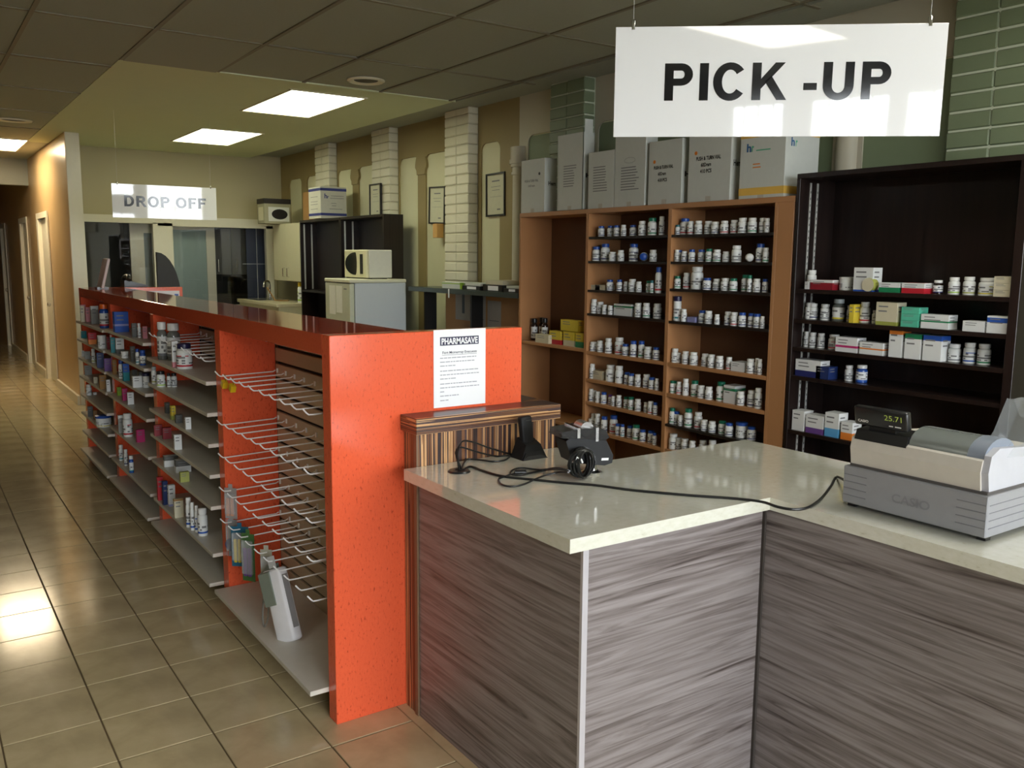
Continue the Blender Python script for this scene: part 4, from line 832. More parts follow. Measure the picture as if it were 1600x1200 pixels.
# ================================================================== GOODS ON THE GONDOLA
BN = {1: 'second orange bay', 2: 'third orange bay', 3: 'far orange bay'}
GD = [
 # bay, shelf, x0, x1, ytop, ybot, type, colours, description
 (3,0,121,127,478,503,'c','cream','thin cream carton'),(3,0,127,135,476,501,'c','pink','pink carton'),(3,0,135,142,480,503,'c','pink','paler pink carton'),(3,0,143,155,478,506,'c','grey:.8:white','grey carton with white top'),(3,0,158,172,475,513,'B','orange:red','dark blue spray bottle with red and orange top'),
 (2,0,179,202,487,519,'c','blue:.3:lav:.4:blue','blue carton with pale band'),(2,0,207,215,505,527,'c','dgrey','dark grey carton'),(2,0,216,221,505,528,'b','white:grey','small white bottle'),(2,0,224,231,510,529,'c','pink','dusky pink carton'),
 (3,1,127,135,517,528,'c','teal','small teal carton'),(3,1,136,149,520,538,'c','orange:.4:red','red and orange pack'),(3,1,155,167,524,545,'t','white:none','white tapered tub'),(3,1,168,172,526,546,'c','dred','dark red carton'),
 (2,1,174,181,527,551,'c','teal','dark teal carton'),(2,1,182,195,528,553,'c','dgrey:.3:white','white carton with a dark picture'),(2,1,191,202,549,560,'t','white:none','short white jar'),(2,1,205,212,541,565,'c','dgrey','grey green carton'),(2,1,213,219,545,569,'b','blue:teal','slim bottle with blue cap'),(2,1,220,229,547,571,'B','blue:sky','blue lotion bottle'),
 (3,2,128,132,548,557,'c','white','tiny white carton'),(3,2,133,142,549,561,'c','grey','low grey carton'),(3,2,144,150,545,567,'b','white:olive','cream bottle'),(3,2,151,162,551,575,'c','dblue','dark blue carton'),(3,2,164,176,560,580,'c','purple','dull purple carton'),
 (2,2,177,183,562,585,'c','brown','brown carton'),(2,2,183,191,563,592,'b','blue:sky','white bottle with blue top'),(2,2,193,203,568,595,'c','teal:.5:blue','blue carton'),(2,2,201,216,588,606,'c','white','square white carton'),(2,2,207,215,578,590,'c','grey','grey carton behind the square one'),(2,2,218,223,581,604,'c','dgrey','slim dark carton'),(2,2,225,235,583,606,'t','navy:none','jar with navy lid'),
 (3,3,133,144,571,586,'c','grey','grey carton'),(3,3,147,153,589,599,'c','cream','small cream carton'),(3,3,154,165,586,608,'c','brown','tan carton'),(3,3,167,173,593,612,'c','white','narrow white carton'),
 (2,3,184,190,605,618,'c','lime','lime green carton'),(2,3,192,200,607,626,'c','magenta','magenta carton'),(2,3,200,210,613,632,'c','white','white carton'),
 (3,4,136,144,601,618,'b','white:none','white bottle'),(3,4,146,151,613,617,'c','white','tiny white carton'),
 (3,5,138,146,635,651,'c','dgrey','dark carton'),(3,5,147,152,641,656,'c','brown','brown carton'),(3,5,153,176,650,668,'t','blue:yellow','blue bucket-shaped tub'),
 (2,4,179,190,649,677,'c','grey:.8:white','grey carton with white top'),(2,4,195,209,646,683,'b','white:red','big white bottle with red label'),(2,4,214,227,671,691,'c','magenta','dark magenta carton'),
 (2,5,187,194,695,720,'b','white:teal','teal mouthwash bottle, back'),(2,5,195,201,702,728,'b','white:navy','teal mouthwash bottle, middle'),(2,5,203,210,712,739,'B','white:teal','teal mouthwash bottle, front'),
 (1,0,249,264,503,562,'g','white:grey','tall clear bottle with white cap, rear'),(1,0,265,285,505,563,'g','white:grey','taller clear bottle with white cap, front'),(1,0,268,278,533,574,'c','pink:.2:white','narrow pale pink carton'),(1,0,280,304,537,577,'b','navy:red','squat white bottle with navy cap and red label'),
 (1,1,238,246,573,600,'b','grey:olive','olive bottle'),(1,1,247,260,580,605,'b','black:lime','white bottle with black cap and lime mark'),(1,1,262,268,583,605,'b','black:grey','white bottle with black cap, middle'),(1,1,269,278,583,605,'b','black:grey','white bottle with black cap, right'),
 (1,2,259,266,629,646,'c','dgrey','olive grey carton'),(1,2,268,275,634,656,'c','olive:.3:yellow','upright yellow green carton'),(1,2,275,286,648,661,'c','dgrey','low dark carton'),(1,2,288,297,652,671,'c','white','white carton'),
 (1,3,241,254,664,681,'c','dred','dark red carton, left'),(1,3,255,269,668,686,'c','dred','dark red carton, right'),(1,3,271,283,679,703,'c','white','upright white carton'),
 (1,4,257,280,712,729,'c','white:.6:dgrey','flat carton with dark lid, rear'),(1,4,275,300,718,738,'c','white:.5:dgrey','flat carton with dark lid, front'),(1,4,276,291,738,754,'c','olive','small olive pack'),
 (1,5,245,254,745,782,'c','red','red carton'),(1,5,255,263,751,789,'c','dblue','navy carton'),(1,5,264,275,757,791,'c','lav:.1:white','lavender white carton'),(1,5,271,286,779,809,'c','cream:.9:brown','open cream carton'),(1,5,289,298,777,825,'b','white:blue','clear and blue bottle, first'),(1,5,299,306,784,829,'b','white:blue','clear and blue bottle, second'),(1,5,306,312,789,832,'b','white:blue','clear and blue bottle, third'),(1,5,312,327,794,838,'b','white:blue','clear and blue bottle, nearest'),
]
cnt = {}
for bay, sh, x0, x1, yt, yb, ty, cs, ds in GD:
    z = SH[bay][sh]; k = cnt.get((bay, sh), 0); cnt[(bay, sh)] = k+1
    p = on((x0+x1)/2, yb, 2, z); p.x = min(max(p.x, 1.10), 1.30); a, b = bays[bay]
    d_ = depth(p); w = (x1-x0)*d_/FPX; hgt = (yb-yt)*d_/FPX*.99
    # clear height to the shelf above
    zup = SH[bay][sh-1]-.02 if sh else GB-.005
    hgt = min(hgt, zup-z-.004)
    lb = '%s on the %s shelf, %s' % (ds, SHN[sh] if sh < 7 else 'bottom', BN[bay]); grp = 'goods on the orange shelving'
    p.y = min(max(p.y, a+.03), b-.03)
    if ty == 'c':
        wx = min(w*.9, .22); wy = min(max(wx*.55, .025), .09); p.x = min(p.x, 1.368-wx/2); p.y = min(p.y+wy/2, b-wy/2-.006)
        sp = cs.split(':'); cols = [CB[sp[i]] for i in range(0, len(sp), 2)]; fr = [float(sp[i]) for i in range(1, len(sp), 2)]+[1]
        carton('product_carton', lb, grp, (p.x, p.y, z), wx, wy, hgt, cols, list(zip(fr, range(len(fr)))), rz=random.uniform(-.08, .08))
    else:
        cap, lab = cs.split(':'); w = min(w, .12); p.y = min(p.y+w/2, b-w/2-.004)
        bottle('product_tub' if ty == 't' else 'product_bottle', lb, grp, (p.x, p.y, z), w, hgt, cap, lab if lab in LABC else 'grey', {'b': 'round', 't': 'tub', 'B': 'blue', 'g': 'clear'}[ty], k, cat='tub' if ty == 't' else 'bottle')

# packs hanging on the hooks
FILM = mat('clear_blister', (.8, .82, .84), .1, alpha=.3, noise=0)
def hang_pack(label, hook, w, h, card, item_m, item, x=None, dz=0):
    hx, hy, hz = hooks[hook]; x = x or 1.14; base = Vector((x, hy, hz-.012-h-dz))
    t = thing('hanging_pack', label, 'product pack', base, group='packs on the hooks')
    part('backing_card', MB().box(x+.001, x+.0025, hy-w/2, hy+w/2, hz-.018-h, hz-.006).box(x+.001, x+.0025, hy-.01, hy+.01, hz-.006, hz+.012), card, t)
    part('product', item(MB(), x, hy, hz-.018-h, w, h), item_m, t)
    t.rotation_euler = (0, 0, math.radians(42+8*math.sin(hook[1]*2.1)))
    part('blister', MB().bev(x-.014, x+.001, hy-w*.42, hy+w*.42, hz-.015-h*.85, hz-.015-h*.1, .004), FILM, t)
    return t
def bars(n):
    def f(m, x, y, z, w, h):
        for k in range(n): yy = y-w*.34+w*.68*(k+.5)/n; m.bev(x-.011, x-.002, yy-w*.25/n, yy+w*.25/n, z+h*.12, z+h*.75, .002)
        return m
    return f
def oval(m, x, y, z, w, h): return m.lathe([(.001, -.004), (.028, -.003), (.03, 0), (.028, .004), (.001, .005)], 14, (x-.006, y, z+h*.35), axis=0)
YEL = mat('yellow_plastic', rgb(226, 186, 30), .3)
for k in (0, 1):
    hx, hy, hz = hooks[(0, k)]; t = thing('price_tag', 'yellow plastic tag hanging from the top hook row, %s' % ('left of the pair' if k == 0 else 'right of the pair'), 'tag', (1.135, hy, hz-.07), group='yellow tags')
    part('tag_loop', MB().tube([(1.135, hy, hz-.008), (1.133, hy-.006, hz-.03), (1.133, hy-.01, hz-.04)], .0016, 5), mat('smoky_tag', rgb(120, 104, 40), .3), t)
    part('tag_body', MB().bev(-.012, .012, -.016, .016, -.03, .0, .002).xf(Matrix.Translation((1.13, hy-.012, hz-.04)) @ Matrix.Rotation(math.radians(25), 4, 'X')), YEL, t)
hang_pack('flesh coloured blister pack on the left hook of the fourth row', (3, 0), .06, .13, mat('pack_silver', rgb(160, 152, 150), .4), mat('pack_flesh', rgb(214, 160, 136), .5), bars(2))
hang_pack('blue oval pack on the left hook of the bottom row', (4, 0), .055, .16, mat('pack_grey', rgb(150, 150, 156), .4), LABC['navy'], oval)
hang_pack('yellow striped pack with blue and green header on the bottom row', (4, 1), .08, .17, mat('pack_blue_green', rgb(30, 100, 130), .4), CB['yellow'], bars(3))
hang_pack('green headed pack with purple brush, third on the bottom row', (4, 2), .065, .20, mat('pack_green', rgb(70, 110, 60), .4), CB['purple'], bars(2))
hang_pack('pale clear pack behind the hanging pouch on the bottom row', (4, 4), .05, .17, mat('pack_pale', rgb(170, 166, 150), .4), CB['grey'], bars(1))
hang_pack('clear pack with green mark at the right end of the second row', (1, 9), .05, .12, mat('pack_sage', rgb(140, 140, 110), .4), CB['lime'], bars(1), x=1.30)
hx, hy, hz = hooks[(4, 5)]
t = thing('hanging_pouch', 'white slotted sling pouch with grey cover swinging from the bottom hooks', 'sling pouch', (1.1, hy, hz-.36))
R_ = Matrix.Translation((1.125, hy-.01, hz-.03)) @ Matrix.Rotation(math.radians(-22), 4, 'X') @ Matrix.Rotation(math.radians(6), 4, 'Y')
t.rotation_euler = (0, 0, math.radians(26))
part('pouch_body', MB().bev(-.022, .03, -.050, .050, -.31, -.02, .012, seg=2).xf(R_), mat('white_foam', (.78, .77, .80), .6), t, smooth=50)
part('grey_cover', MB().prism([(-.026, -.16), (.034, -.16), (.034, .0), (-.03, -.03)], 1, .0, .060).xf(R_), mat('grey_green_card', rgb(120, 128, 116), .5), t)
part('slot', MB().box(-.0215, -.0185, -.03, -.018, -.27, -.07).box(-.01, .018, -.0515, -.049, -.26, -.05).xf(R_), mat('slot_grey', rgb(140, 138, 138), .6), t)
part('hang_tab', MB().box(-.001, .001, -.02, .02, -.03, .03).xf(R_), mat('clear_tab', rgb(190, 190, 190), .3), t)
part('strap', MB().tube(smooth_path([(1.135, hy+.05, hz-.18), (1.125, hy+.05, hz-.27), (1.12, hy+.035, hz-.30), (1.13, hy+.025, hz-.26), (1.14, hy+.03, hz-.2)]), .004, 6), mat('grey_strap', rgb(110, 106, 96), .6), t)

# ================================================================== THINGS BEHIND THE GONDOLA
# monitor edge, black console and drop-off tray near the far end
p = Vector((1.245, 7.40, GT)); t = thing('tablet_stand', 'thin pale upright panel leaning on the far end of the orange counter', 'display stand', p)
part('panel', MB().bev(-.010, .010, -.10, .10, .004, .235, .004).xf(Matrix.Rotation(math.radians(14), 4, 'Y')), mat('pale_pink_plastic', rgb(196, 176, 170), .4), t, local=True)
part('foot', MB().box(-.03, .05, -.06, .06, 0, .012), BLACKP, t, local=True)
t = thing('side_cabinet', 'plain cabinet behind the far end of the orange counter', 'cabinet', (1.62, 8.0, 0)); part('cabinet_body', MB().box(1.44, 1.84, 7.72, 8.2, 0, 1.325), BROWN, t); part('cabinet_door', MB().box(1.46, 1.82, 7.71, 7.72, .05, 1.3), BROWN, t)
p = Vector((1.60, 7.95, 1.3255))
t = thing('desk_phone', 'black telephone beside the leaning panel at the far counter end', 'phone', p)
part('phone_body', MB().prism([(-.09, 0), (.09, 0), (.09, .03), (-.06, .07), (-.09, .07)], 1, -.09, .09), BLACKP, t, local=True)
part('receiver', MB().tube(smooth_path([(-.06, -.1, .075), (-.05, -.06, .10), (-.05, .06, .10), (-.06, .1, .075)]), .02, 8), BLACKP, t, local=True, smooth=60)
t = thing('taped_sheet', 'white sheet with a blue sticker taped inside the far orange end panel', 'paper sheet', (1.72, 7.53, 1.1))
part('sheet', MB().box(1.60, 1.865, 7.5335, 7.5345, 1.05, 1.318), PAPER, t)
part('sticker', MB().box(1.825, 1.855, 7.5325, 7.5335, 1.262, 1.292), CB['blue'], t)
pts = [(0, 0), (0, .52)]+[(.24*math.sin(a), .52*math.cos(a)) for a in [k*math.pi/2/8 for k in range(1, 9)]]
xa = on(246, 440, 1, 10.2).x; zc_ = 1.12
t = thing('desk_monitor', 'dark curved screen back standing behind the drop-off counter', 'monitor', (xa, 10.2, 1.05))
part('screen_shell', MB().prism([(xa+a_, zc_+b_) for a_, b_ in pts], 1, 10.17, 10.23), mat('dark_grey_shell', rgb(30, 28, 26), .5), t)
part('monitor_foot', MB().box(xa+.02, xa+.2, 10.12, 10.28, 1.05, 1.07).box(xa+.08, xa+.13, 10.19, 10.21, 1.07, 1.14), BLACKP, t)
t = thing('staff_desk', 'plain work desk behind the drop-off counter', 'desk', (2.3, 10.2, 0))
part('desk_top', MB().box(1.7, 3.0, 9.93, 10.5, 1.02, 1.05), BROWN, t); part('desk_side', MB().box(1.7, 1.72, 9.93, 10.5, 0, 1.02).box(2.98, 3.0, 9.93, 10.5, 0, 1.02), BROWN, t)
# fridge and microwave
FRW_ = mat('fridge_white', rgb(198, 204, 206), .3, noise=.02)
t = thing('refrigerator', 'white refrigerator with paper notes on its door beside the dark cabinets', 'refrigerator', (3.55, 7.6, 0))
fx0, fx1, fy0, fy1 = 3.27, 3.83, 7.30, 7.86
part('fridge_body', MB().bev(fx0+.05, fx1, fy0, fy1, .04, 1.375, .006), FRW_, t)
d = part('fridge_door', MB().bev(fx0, fx0+.045, fy0+.002, fy1-.002, .10, 1.37, .006), mat('fridge_door_cream', rgb(200, 202, 178), .3), t)
part('door_seal', MB().box(fx0+.045, fx0+.05, fy0+.01, fy1-.01, .10, 1.37), BLACKM, t)
part('fridge_top', MB().bev(fx0-.005, fx1+.002, fy0-.004, fy1+.004, 1.376, 1.408, .006), mat('fridge_top_cream', rgb(214, 212, 186), .35), t)
part('badge', MB().box(fx0-.002, fx0, fy0+.07, fy0+.13, 1.315, 1.325), GREYINK, d)
part('fridge_feet', MB().box(fx0+.06, fx1-.03, fy0+.03, fy1-.03, 0, .04), BLACKM, t)
for k, (ya, yb_, za_) in enumerate(((7.62, 7.76, 1.08), (7.47, 7.60, 1.10))):
    o = part('paper_note', MB().box(fx0-.0016, fx0-.0006, ya, yb_, za_, 1.345), mat('note_paper', rgb(236, 236, 224), .6), org=(fx0, ya, za_)); tag(o, ['left pale paper note taped on the refrigerator door', 'right pale paper note taped on the refrigerator door'][k], 'paper note')
t = thing('microwave', 'cream microwave oven with oval door window on top of the refrigerator', 'microwave', (3.65, 7.6, 1.408))
mx0, mx1, my0, my1, mz0, mz1 = 3.46, 3.72, 7.36, 7.84, 1.418, 1.672
part('microwave_case', MB().bev(mx0+.03, mx1, my0, my1, mz0, mz1, .006), mat('microwave_white', rgb(214, 212, 198), .35), t)
fr_ = part('microwave_front', MB().bev(mx0, mx0+.03, my0, my1, mz0, mz1, .008), mat('microwave_cream', rgb(220, 214, 180), .3), t)
ov = [(7.59+.225*math.cos(a) if math.cos(a) > 0 else 7.59+.03*math.cos(a), 1.545+.104*math.sin(a)) for a in [2*math.pi*k/28 for k in range(28)]]
part('door_window', MB().prism(ov, 0, mx0-.003, mx0), mat('dark_glass', (.012, .014, .012), .1), fr_)
part('control_panel', MB().bev(mx0-.003, mx0, 7.43, 7.49, mz0+.035, mz1-.04, .001), BLACKP, fr_)
part('microwave_feet', MB().box(mx0+.05, mx0+.08, my0+.04, my1-.04, 1.408, mz0).box(mx1-.06, mx1-.03, my0+.04, my1-.04, 1.408, mz0), BLACKM, t)
# dark wenge cabinets and white wall cabinet
def dark_unit(y0, y1, label):
    t = thing('dark_cabinet', label, 'cabinet', (3.94, (y0+y1)/2, 0), group='dark cabinets behind the refrigerator'); xa, xb, zt = 3.85, 4.05, 2.02
    part('top_board', MB().box(xa, xb, y0, y1, zt-.025, zt), DARKW, t)
    for a in (y0, y1-.022): part('upright', MB().box(xa, xb, a, a+.022, 0, zt-.025), DARKW, t)
    part('back_board', MB().box(xb, xb+.012, y0, y1, 0, zt), DARKW, t)
    for z in (.5, .9, 1.22): part('shelf', MB().box(xa+.004, xb, y0+.022, y1-.022, z-.02, z), DARKW, t)
    for x in (3.895, 3.985): part('shelf_standard', MB().box(x-.009, x+.009, y1-.026, y1-.0222, 1.23, 1.98), STEEL, t)
    return t
dark_unit(7.79, 8.82, 'dark brown open cabinet directly behind the microwave')
dark_unit(8.83, 9.97, 'dark brown open cabinet between the microwave and the white wall cabinet')
t = thing('wall_cabinet', 'cream two-door wall cabinet with bar handles above the sink', 'cabinet', (4.0, 10.4, 1.31))
CRM = mat('cabinet_cream', rgb(206, 200, 168), .4, noise=.02)
part('cabinet_box', MB().box(3.87, 4.095, 9.98, 10.88, 1.31, 2.0), CRM, t)
for a, b, hy_ in ((9.985, 10.428, 10.36), (10.432, 10.875, 10.50)):
    d = part('cabinet_door', MB().bev(3.85, 3.869, a, b, 1.315, 1.998, .002), CRM, t)
    part('handle', MB().tube([(3.85, hy_, 1.36), (3.825, hy_, 1.365), (3.825, hy_, 1.465), (3.85, hy_, 1.47)], .006, 6), CHROME, d)
t = thing('sink_counter', 'pale sink counter with cupboards below the cream wall cabinet', 'counter', (3.9, 10.5, 0))
part('counter_top', MB().bev(3.55, 4.095, 9.98, 11.45, 1.02, 1.06, .004), mat('sink_top', rgb(210, 200, 168), .3), t); part('cupboard', MB().box(3.58, 4.095, 9.99, 11.44, 0, 1.02), CRM, t)
part('backsplash', MB().box(4.085, 4.095, 9.98, 11.45, 1.0602, 1.31), mat('splash_tile', rgb(120, 112, 78), .3), t)
part('sink_basin', MB().box(3.62, 3.98, 10.85, 11.3, 1.0605, 1.064), mat('sink_steel', (.5, .5, .48), .25, metal=1), t)
o = part('faucet', MB().tube(smooth_path([(3.9, 11.2, 1.062), (3.9, 11.2, 1.24), (3.87, 11.17, 1.29), (3.80, 11.10, 1.28), (3.78, 11.08, 1.22)]), .014, 8), CHROME, org=(3.9, 11.2, 1.062), smooth=60); tag(o, 'chrome curved faucet at the sink by the internal window', 'faucet')
bottle('dish_soap', 'yellow green soap bottle under the cream wall cabinet', None, (3.92, 10.15, 1.06), .09, .24, 'yellow', 'lime', 'round', 1)
o = part('brush_handle', MB().tube([(3.80, 10.72, 1.062), (3.86, 10.42, 1.075)], .008, 6).tube([(3.80, 10.72, 1.062), (3.76, 10.9, 1.22)], .009, 6), KRAFT, org=(3.8, 10.7, 1.062)); tag(o, 'wooden brush handle leaning beside the sink', 'brush')
# goods on top of those cabinets
oy0, oy1 = 10.62, 10.87; ox0 = on(418, 325, 1, oy0).x
t = thing('oven_carton', 'printed carton with a picture of a small oven on the cream cabinet', 'box', (3.85, 10.75, 2.0))
ox0 = 3.66; OC = mat('oven_carton_grey', rgb(150, 146, 120), .5)
part('carton_body', MB().bev(ox0, ox0+.33, oy0, oy1, 2.001, 2.27, .003), OC, t)
part('carton_lid', MB().box(ox0-.004, ox0+.334, oy0-.004, oy1+.004, 2.24, 2.30), mat('oven_carton_black', rgb(36, 30, 26), .5), t)
part('picture', MB().box(ox0+.05, ox0+.31, oy0-.001, oy0, 2.03, 2.20), mat('picture_white', rgb(200, 200, 194), .5), t)
part('picture_window', MB().prism([(ox0+.19+.10*math.cos(a), 2.115+.062*math.sin(a)) for a in [2*math.pi*k/20 for k in range(20)]], 1, oy0-.002, oy0-.001), BLACKP, t)
part('side_print', MB().box(ox0-.001, ox0, oy0+.04, oy1-.04, 2.04, 2.2), mat('picture_cream', rgb(196, 190, 160), .5), t)
t = thing('logo_carton', 'white carton with two blue bands and logo on the dark cabinets', 'box', (3.9, 9.3, 2.02))
lb_x0, lb_x1, lb_y0, lb_y1 = 3.78, 4.08, 9.16, 9.50
part('carton_body', MB().bev(lb_x0, lb_x1, lb_y0, lb_y1, 2.0205, 2.36, .002), mat('logo_carton_white', rgb(206, 204, 190), .6), t)
BB = mat('carton_blue_band', rgb(52, 60, 128), .5)
for z in (2.05, 2.315): part('band', MB().box(lb_x0-.001, lb_x1+.001, lb_y0-.001, lb_y1+.001, z, z+.028), BB, t)
part('logo', MB().text('h', .07, (lb_x0+.06, lb_y0-.0004, 2.235), (1, 0, 0), (0, 0, 1), bold=.03).text('r', .05, (lb_x0+.085, lb_y0-.0004, 2.235), (1, 0, 0), (0, 0, 1), bold=.02), BB, t)
m = MB()
for z, a, w in ((2.26, .12, .15), (2.235, .11, .16), (2.18, .12, .06), (2.155, .13, .05), (2.12, .1, .15)): m.quad((lb_x0+a, lb_y0-.0008, z), (w, 0, 0), (0, 0, .005))
for z in (2.25, 2.2, 2.17, 2.12): m.quad((lb_x0-.0008, lb_y1-.06, z), (0, -.2, 0), (0, 0, .005))
part('print', m, GREYINK, t)
for lb, x0, x1, y0, y1, z1, mt in (('tall brown carton between the oven carton and banded carton', 3.98, 4.17, 9.98, 10.18, 2.36, KRAFT), ('low brown carton lying before the tall brown one', 3.90, 4.05, 9.62, 9.90, 2.16, KRAFT)):
    t = thing('brown_carton', lb, 'box', ((x0+x1)/2, (y0+y1)/2, 2.02)); part('carton_body', MB().bev(x0, x1, y0, y1, 2.0215, z1, .003), mt, t); part('tape', MB().box(x0-.0008, x1+.0008, (y0+y1)/2-.02, (y0+y1)/2+.02, z1, z1+.0006), mat('brown_tape', rgb(120, 88, 50), .3), t)
# dark teal desk hutch left of the brown unit
TEAL = mat('dark_teal_laminate', rgb(62, 72, 70), .25, noise=.04)
t = thing('desk_hutch', 'dark teal desk hutch shelf beside the brown shelving', 'desk hutch', (3.95, 6.3, 0))
part('hutch_top', MB().bev(3.80, 4.09, 5.45, 7.20, 1.305, 1.345, .002), TEAL, t)
for y in (6.36, 7.17): part('upright', MB().box(3.96, 4.08, y, y+.025, .74, 1.305), BLACKM, t)
part('back_board', MB().box(4.08, 4.095, 5.45, 7.0, .74, 1.305), mat('hutch_tan_board', rgb(190, 146, 90), .5), t)
part('desk_top', MB().bev(3.45, 4.09, 5.45, 7.20, .70, .74, .002), TEAL, t); part('desk_legs', MB().box(3.5, 3.53, 5.46, 5.49, 0, .70).box(3.5, 3.53, 7.15, 7.18, 0, .70).box(4.05, 4.08, 5.46, 5.49, 0, .70).box(4.05, 4.08, 7.15, 7.18, 0, .70), TEAL, t)
part('cable_clip', MB().box(3.796, 3.80, 6.46, 6.475, 1.27, 1.345), WHITE, t)
for k, (ua, ub, za_, zb_, x, lb) in enumerate(((737, 712, 1.06, 1.29, 4.072, 'paper sheet with dark pillar print under the hutch, left'), (759, 740, .98, 1.285, 4.076, 'grey paper sheet under the hutch, middle'), (783, 762, .98, 1.25, 4.079, 'grey paper sheet under the hutch, right'))):
    ya, yb_ = on(ua, 490, 0, x).y, on(ub, 490, 0, x).y
    t = thing('pinned_sheet', lb, 'paper sheet', (x, ya, za_)); part('sheet', MB().box(x-.002, x, ya, yb_, za_, zb_), mat('dull_sheet', rgb(176, 176, 168), .6), t)
    part('print', (MB().box(x-.003, x-.002, (ya+yb_)/2-.02, (ya+yb_)/2+.02, za_+.06, zb_) if k == 0 else MB().box(x-.003, x-.002, ya+.03, yb_-.03, za_+.02, za_+.03).box(x-.003, x-.002, ya+.03, yb_-.03, za_+.10, za_+.105)), mat('slate_print', rgb(80, 96, 104), .6), t)
for k, (u0, u1, h0, h1, top_, lb) in enumerate(((689, 720, 0, .05, 'green', 'flat white and green carton lying on the teal hutch'), (722, 750, 0, .055, 'white', 'black binder with white label lying on the teal hutch, middle'), (754, 785, 0, .085, 'cream', 'thicker black binder stack with cream label on the teal hutch'), (786, 812, 0, .05, 'white', 'black binder with pale top nearest the brown shelving'))):
    ya, yb_ = on(u0, 450, 0, 3.84).y, on(u1, 450, 0, 3.84).y; ya = min(ya, 7.1)
    t = thing('ring_binder' if k else 'flat_carton', lb, 'binder' if k else 'box', (3.95, (ya+yb_)/2, 1.345), group='binders on the teal hutch' if k else None)
    if k == 0:
        part('carton_body', MB().bev(3.85, 4.07, yb_, ya, 1.3455, 1.40, .002), CARD, t); part('stripe', MB().box(3.8492, 4.0708, yb_-.0008, ya+.0008, 1.385, 1.392).box(3.8492, 3.87, yb_-.0008, yb_+.03, 1.3465, 1.399), CB['lime'], t)
    else:
        part('cover', MB().bev(3.84, 4.08, yb_+.004, ya-.004, 1.3455, 1.3455+h1*.6, .002), BLACKP, t)
        part('spine_label', MB().box(3.8385, 3.84, yb_+.06, ya-.08, 1.352, 1.3455+h1*.5), PAPER, t)
        part('upper_sheaf', MB().bev(3.85, 4.07, yb_+.012, ya-.03, 1.3458+h1*.6, 1.3455+h1, .002), CB['cream'] if k == 2 else CARD, t)
# framed certificates and small wooden plates on the right wall
def frame(label, yc, zc, w, h, tilt, x=WX-.012):
    t = thing('certificate_frame', label, 'picture frame', (x, yc, zc), group='framed certificates'); t.rotation_euler = (math.radians(tilt), 0, 0); b = .014
    part('frame', MB().box(-.012, .008, -w/2, w/2, -h/2, -h/2+b).box(-.012, .008, -w/2, w/2, h/2-b, h/2).box(-.012, .008, -w/2, -w/2+b, -h/2+b, h/2-b).box(-.012, .008, w/2-b, w/2, -h/2+b, h/2-b), BLACKP, t, local=True)
    part('document', MB().box(-.002, .004, -w/2+b, w/2-b, -h/2+b, h/2-b), mat('certificate_paper', rgb(206, 204, 178), .5), t, local=True)
    part('print', MB().box(-.0026, -.002, -w*.2, w*.2, h*.30, h*.33).box(-.0026, -.002, -w*.25, w*.25, h*.18, h*.19).box(-.0026, -.002, -w*.2, w*.2, h*.1, h*.11).box(-.0026, -.002, -w*.3, w*.3, -.05*h, -.045*h).box(-.0026, -.002, -w*.24, -.02, -h*.36, -h*.33), GREYINK, t, local=True)
frame('black framed certificate on the wall between two brick pilasters, middle one', 7.36, 2.095, .30, .345, 2.0, WX-.0)
frame('black framed certificate nearest the brown shelving, on the cream recess', 6.36, 2.14, .29, .36, -.8, WX-.0)
frame('narrow black framed certificate standing on the dark cabinets', 8.44, 2.19, .26, .33, 0, 4.085)
for y, lb in ((6.745, 'small tan wooden plate on the right flank of the white brick pilaster'), (7.27, 'small tan wooden plate left of the white brick pilaster')):
    t = thing('wooden_plate', lb, 'wall plate', (4.15, y, 1.85)); part('plate', MB().bev(4.115, 4.185, y-.05, y-.0+.03, 1.79, 1.92, .003), mat('pale_pine', rgb(206, 160, 96), .5), t); part('screws', MB().lathe([(.001, 0), (.004, 0), (.004, .002), (.001, .002)], 8, axis=0).xf(Matrix.Translation((4.113, y-.01, 1.83))), CHROME, t)
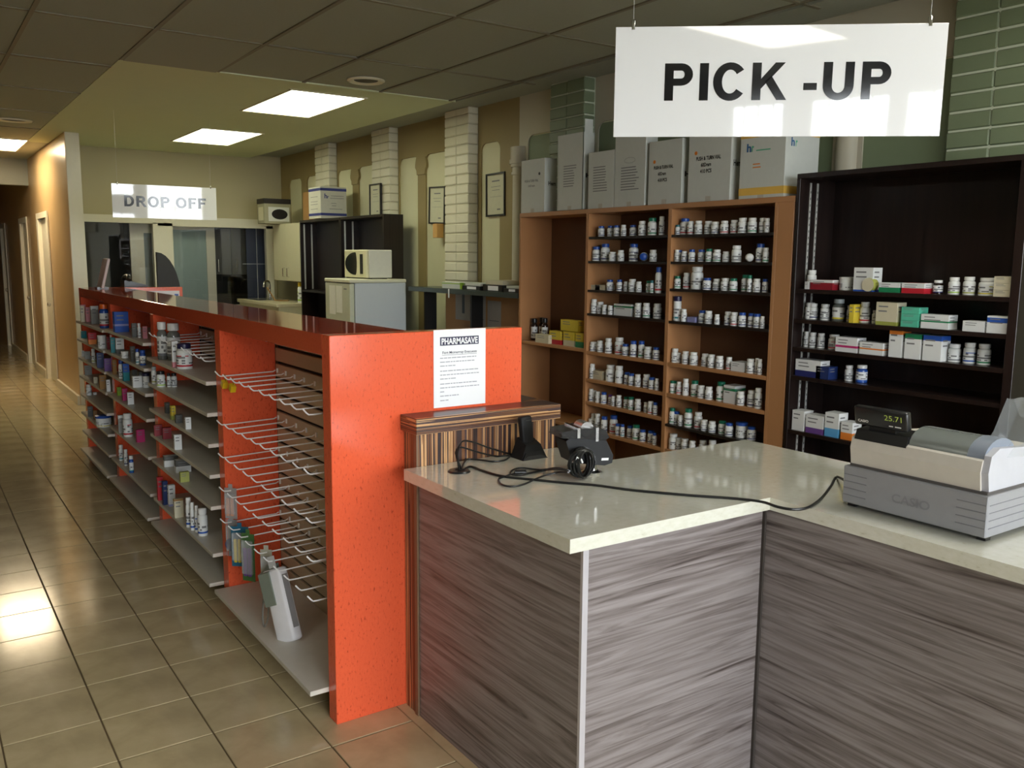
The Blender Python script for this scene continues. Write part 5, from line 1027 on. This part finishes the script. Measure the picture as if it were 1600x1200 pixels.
# kitchen behind the internal windows
t = thing('sliding_panel', 'cream framed frosted sliding panel behind the right internal window', 'sliding panel', (3.0, 11.72, .98))
xl, xr = on(270, 400, 1, 11.72).x, on(336, 400, 1, 11.72).x
part('panel_frame', MB().box(xl-.06, xl+.01, 11.70, 11.74, .97, 2.04).box(xr-.11, xr, 11.70, 11.74, .97, 2.04).box(xl+.01, xr-.11, 11.70, 11.74, 1.93, 2.04), TRIMW, t); part('frosted_pane', MB().box(xl+.01, xr-.11, 11.715, 11.725, .97, 1.93), mat('frosted_glass', rgb(150, 168, 160), .35), t)
t = thing('sliding_panel', 'cream framed grey sliding panel behind the left internal window', 'sliding panel', (2.5, 11.72, .98))
xl, xr = on(204, 400, 1, 11.72).x, on(236, 400, 1, 11.72).x+.2
part('panel_frame', MB().box(xl, xl+.16, 11.70, 11.74, .97, 2.04).box(xl+.16, xr, 11.70, 11.74, 1.88, 2.04), TRIMW, t); part('frosted_pane', MB().box(xl+.16, xr, 11.715, 11.725, .97, 1.88), mat('grey_glass', rgb(120, 130, 126), .4), t)
t = thing('kitchen_cabinet', 'dark kitchen cabinet with bright handles behind the right internal window', 'cabinet', (3.85, 11.95, 1.4))
KD = mat('kitchen_cabinet_dark', rgb(70, 70, 62), .4)
part('cabinet_box', MB().box(3.38, 3.86, 11.88, 12.2, 1.36, 2.1), KD, t)
for x in (3.38, 3.62): d = part('cabinet_door', MB().bev(x+.004, x+.234, 11.86, 11.88, 1.365, 2.095, .002), KD, t); part('handle', MB().tube([(x+.06, 11.86, 1.40), (x+.06, 11.83, 1.40), (x+.06, 11.83, 1.56), (x+.06, 11.86, 1.56)], .009, 6), CHROME, d)
t = thing('window_blind', 'blue grey panel with thin pale bars at right of the internal window', 'panel', (4.05, 11.75, 1.0))
part('panel', MB().box(3.80, 4.2, 11.78, 11.80, .98, 2.05), mat('slate_blue_panel', rgb(70, 78, 100), .5), t); part('bars', MB().box(3.93, 3.938, 11.76, 11.77, .98, 2.05).box(3.74, 4.2, 11.76, 11.77, 1.5, 1.508), WHITE, t)
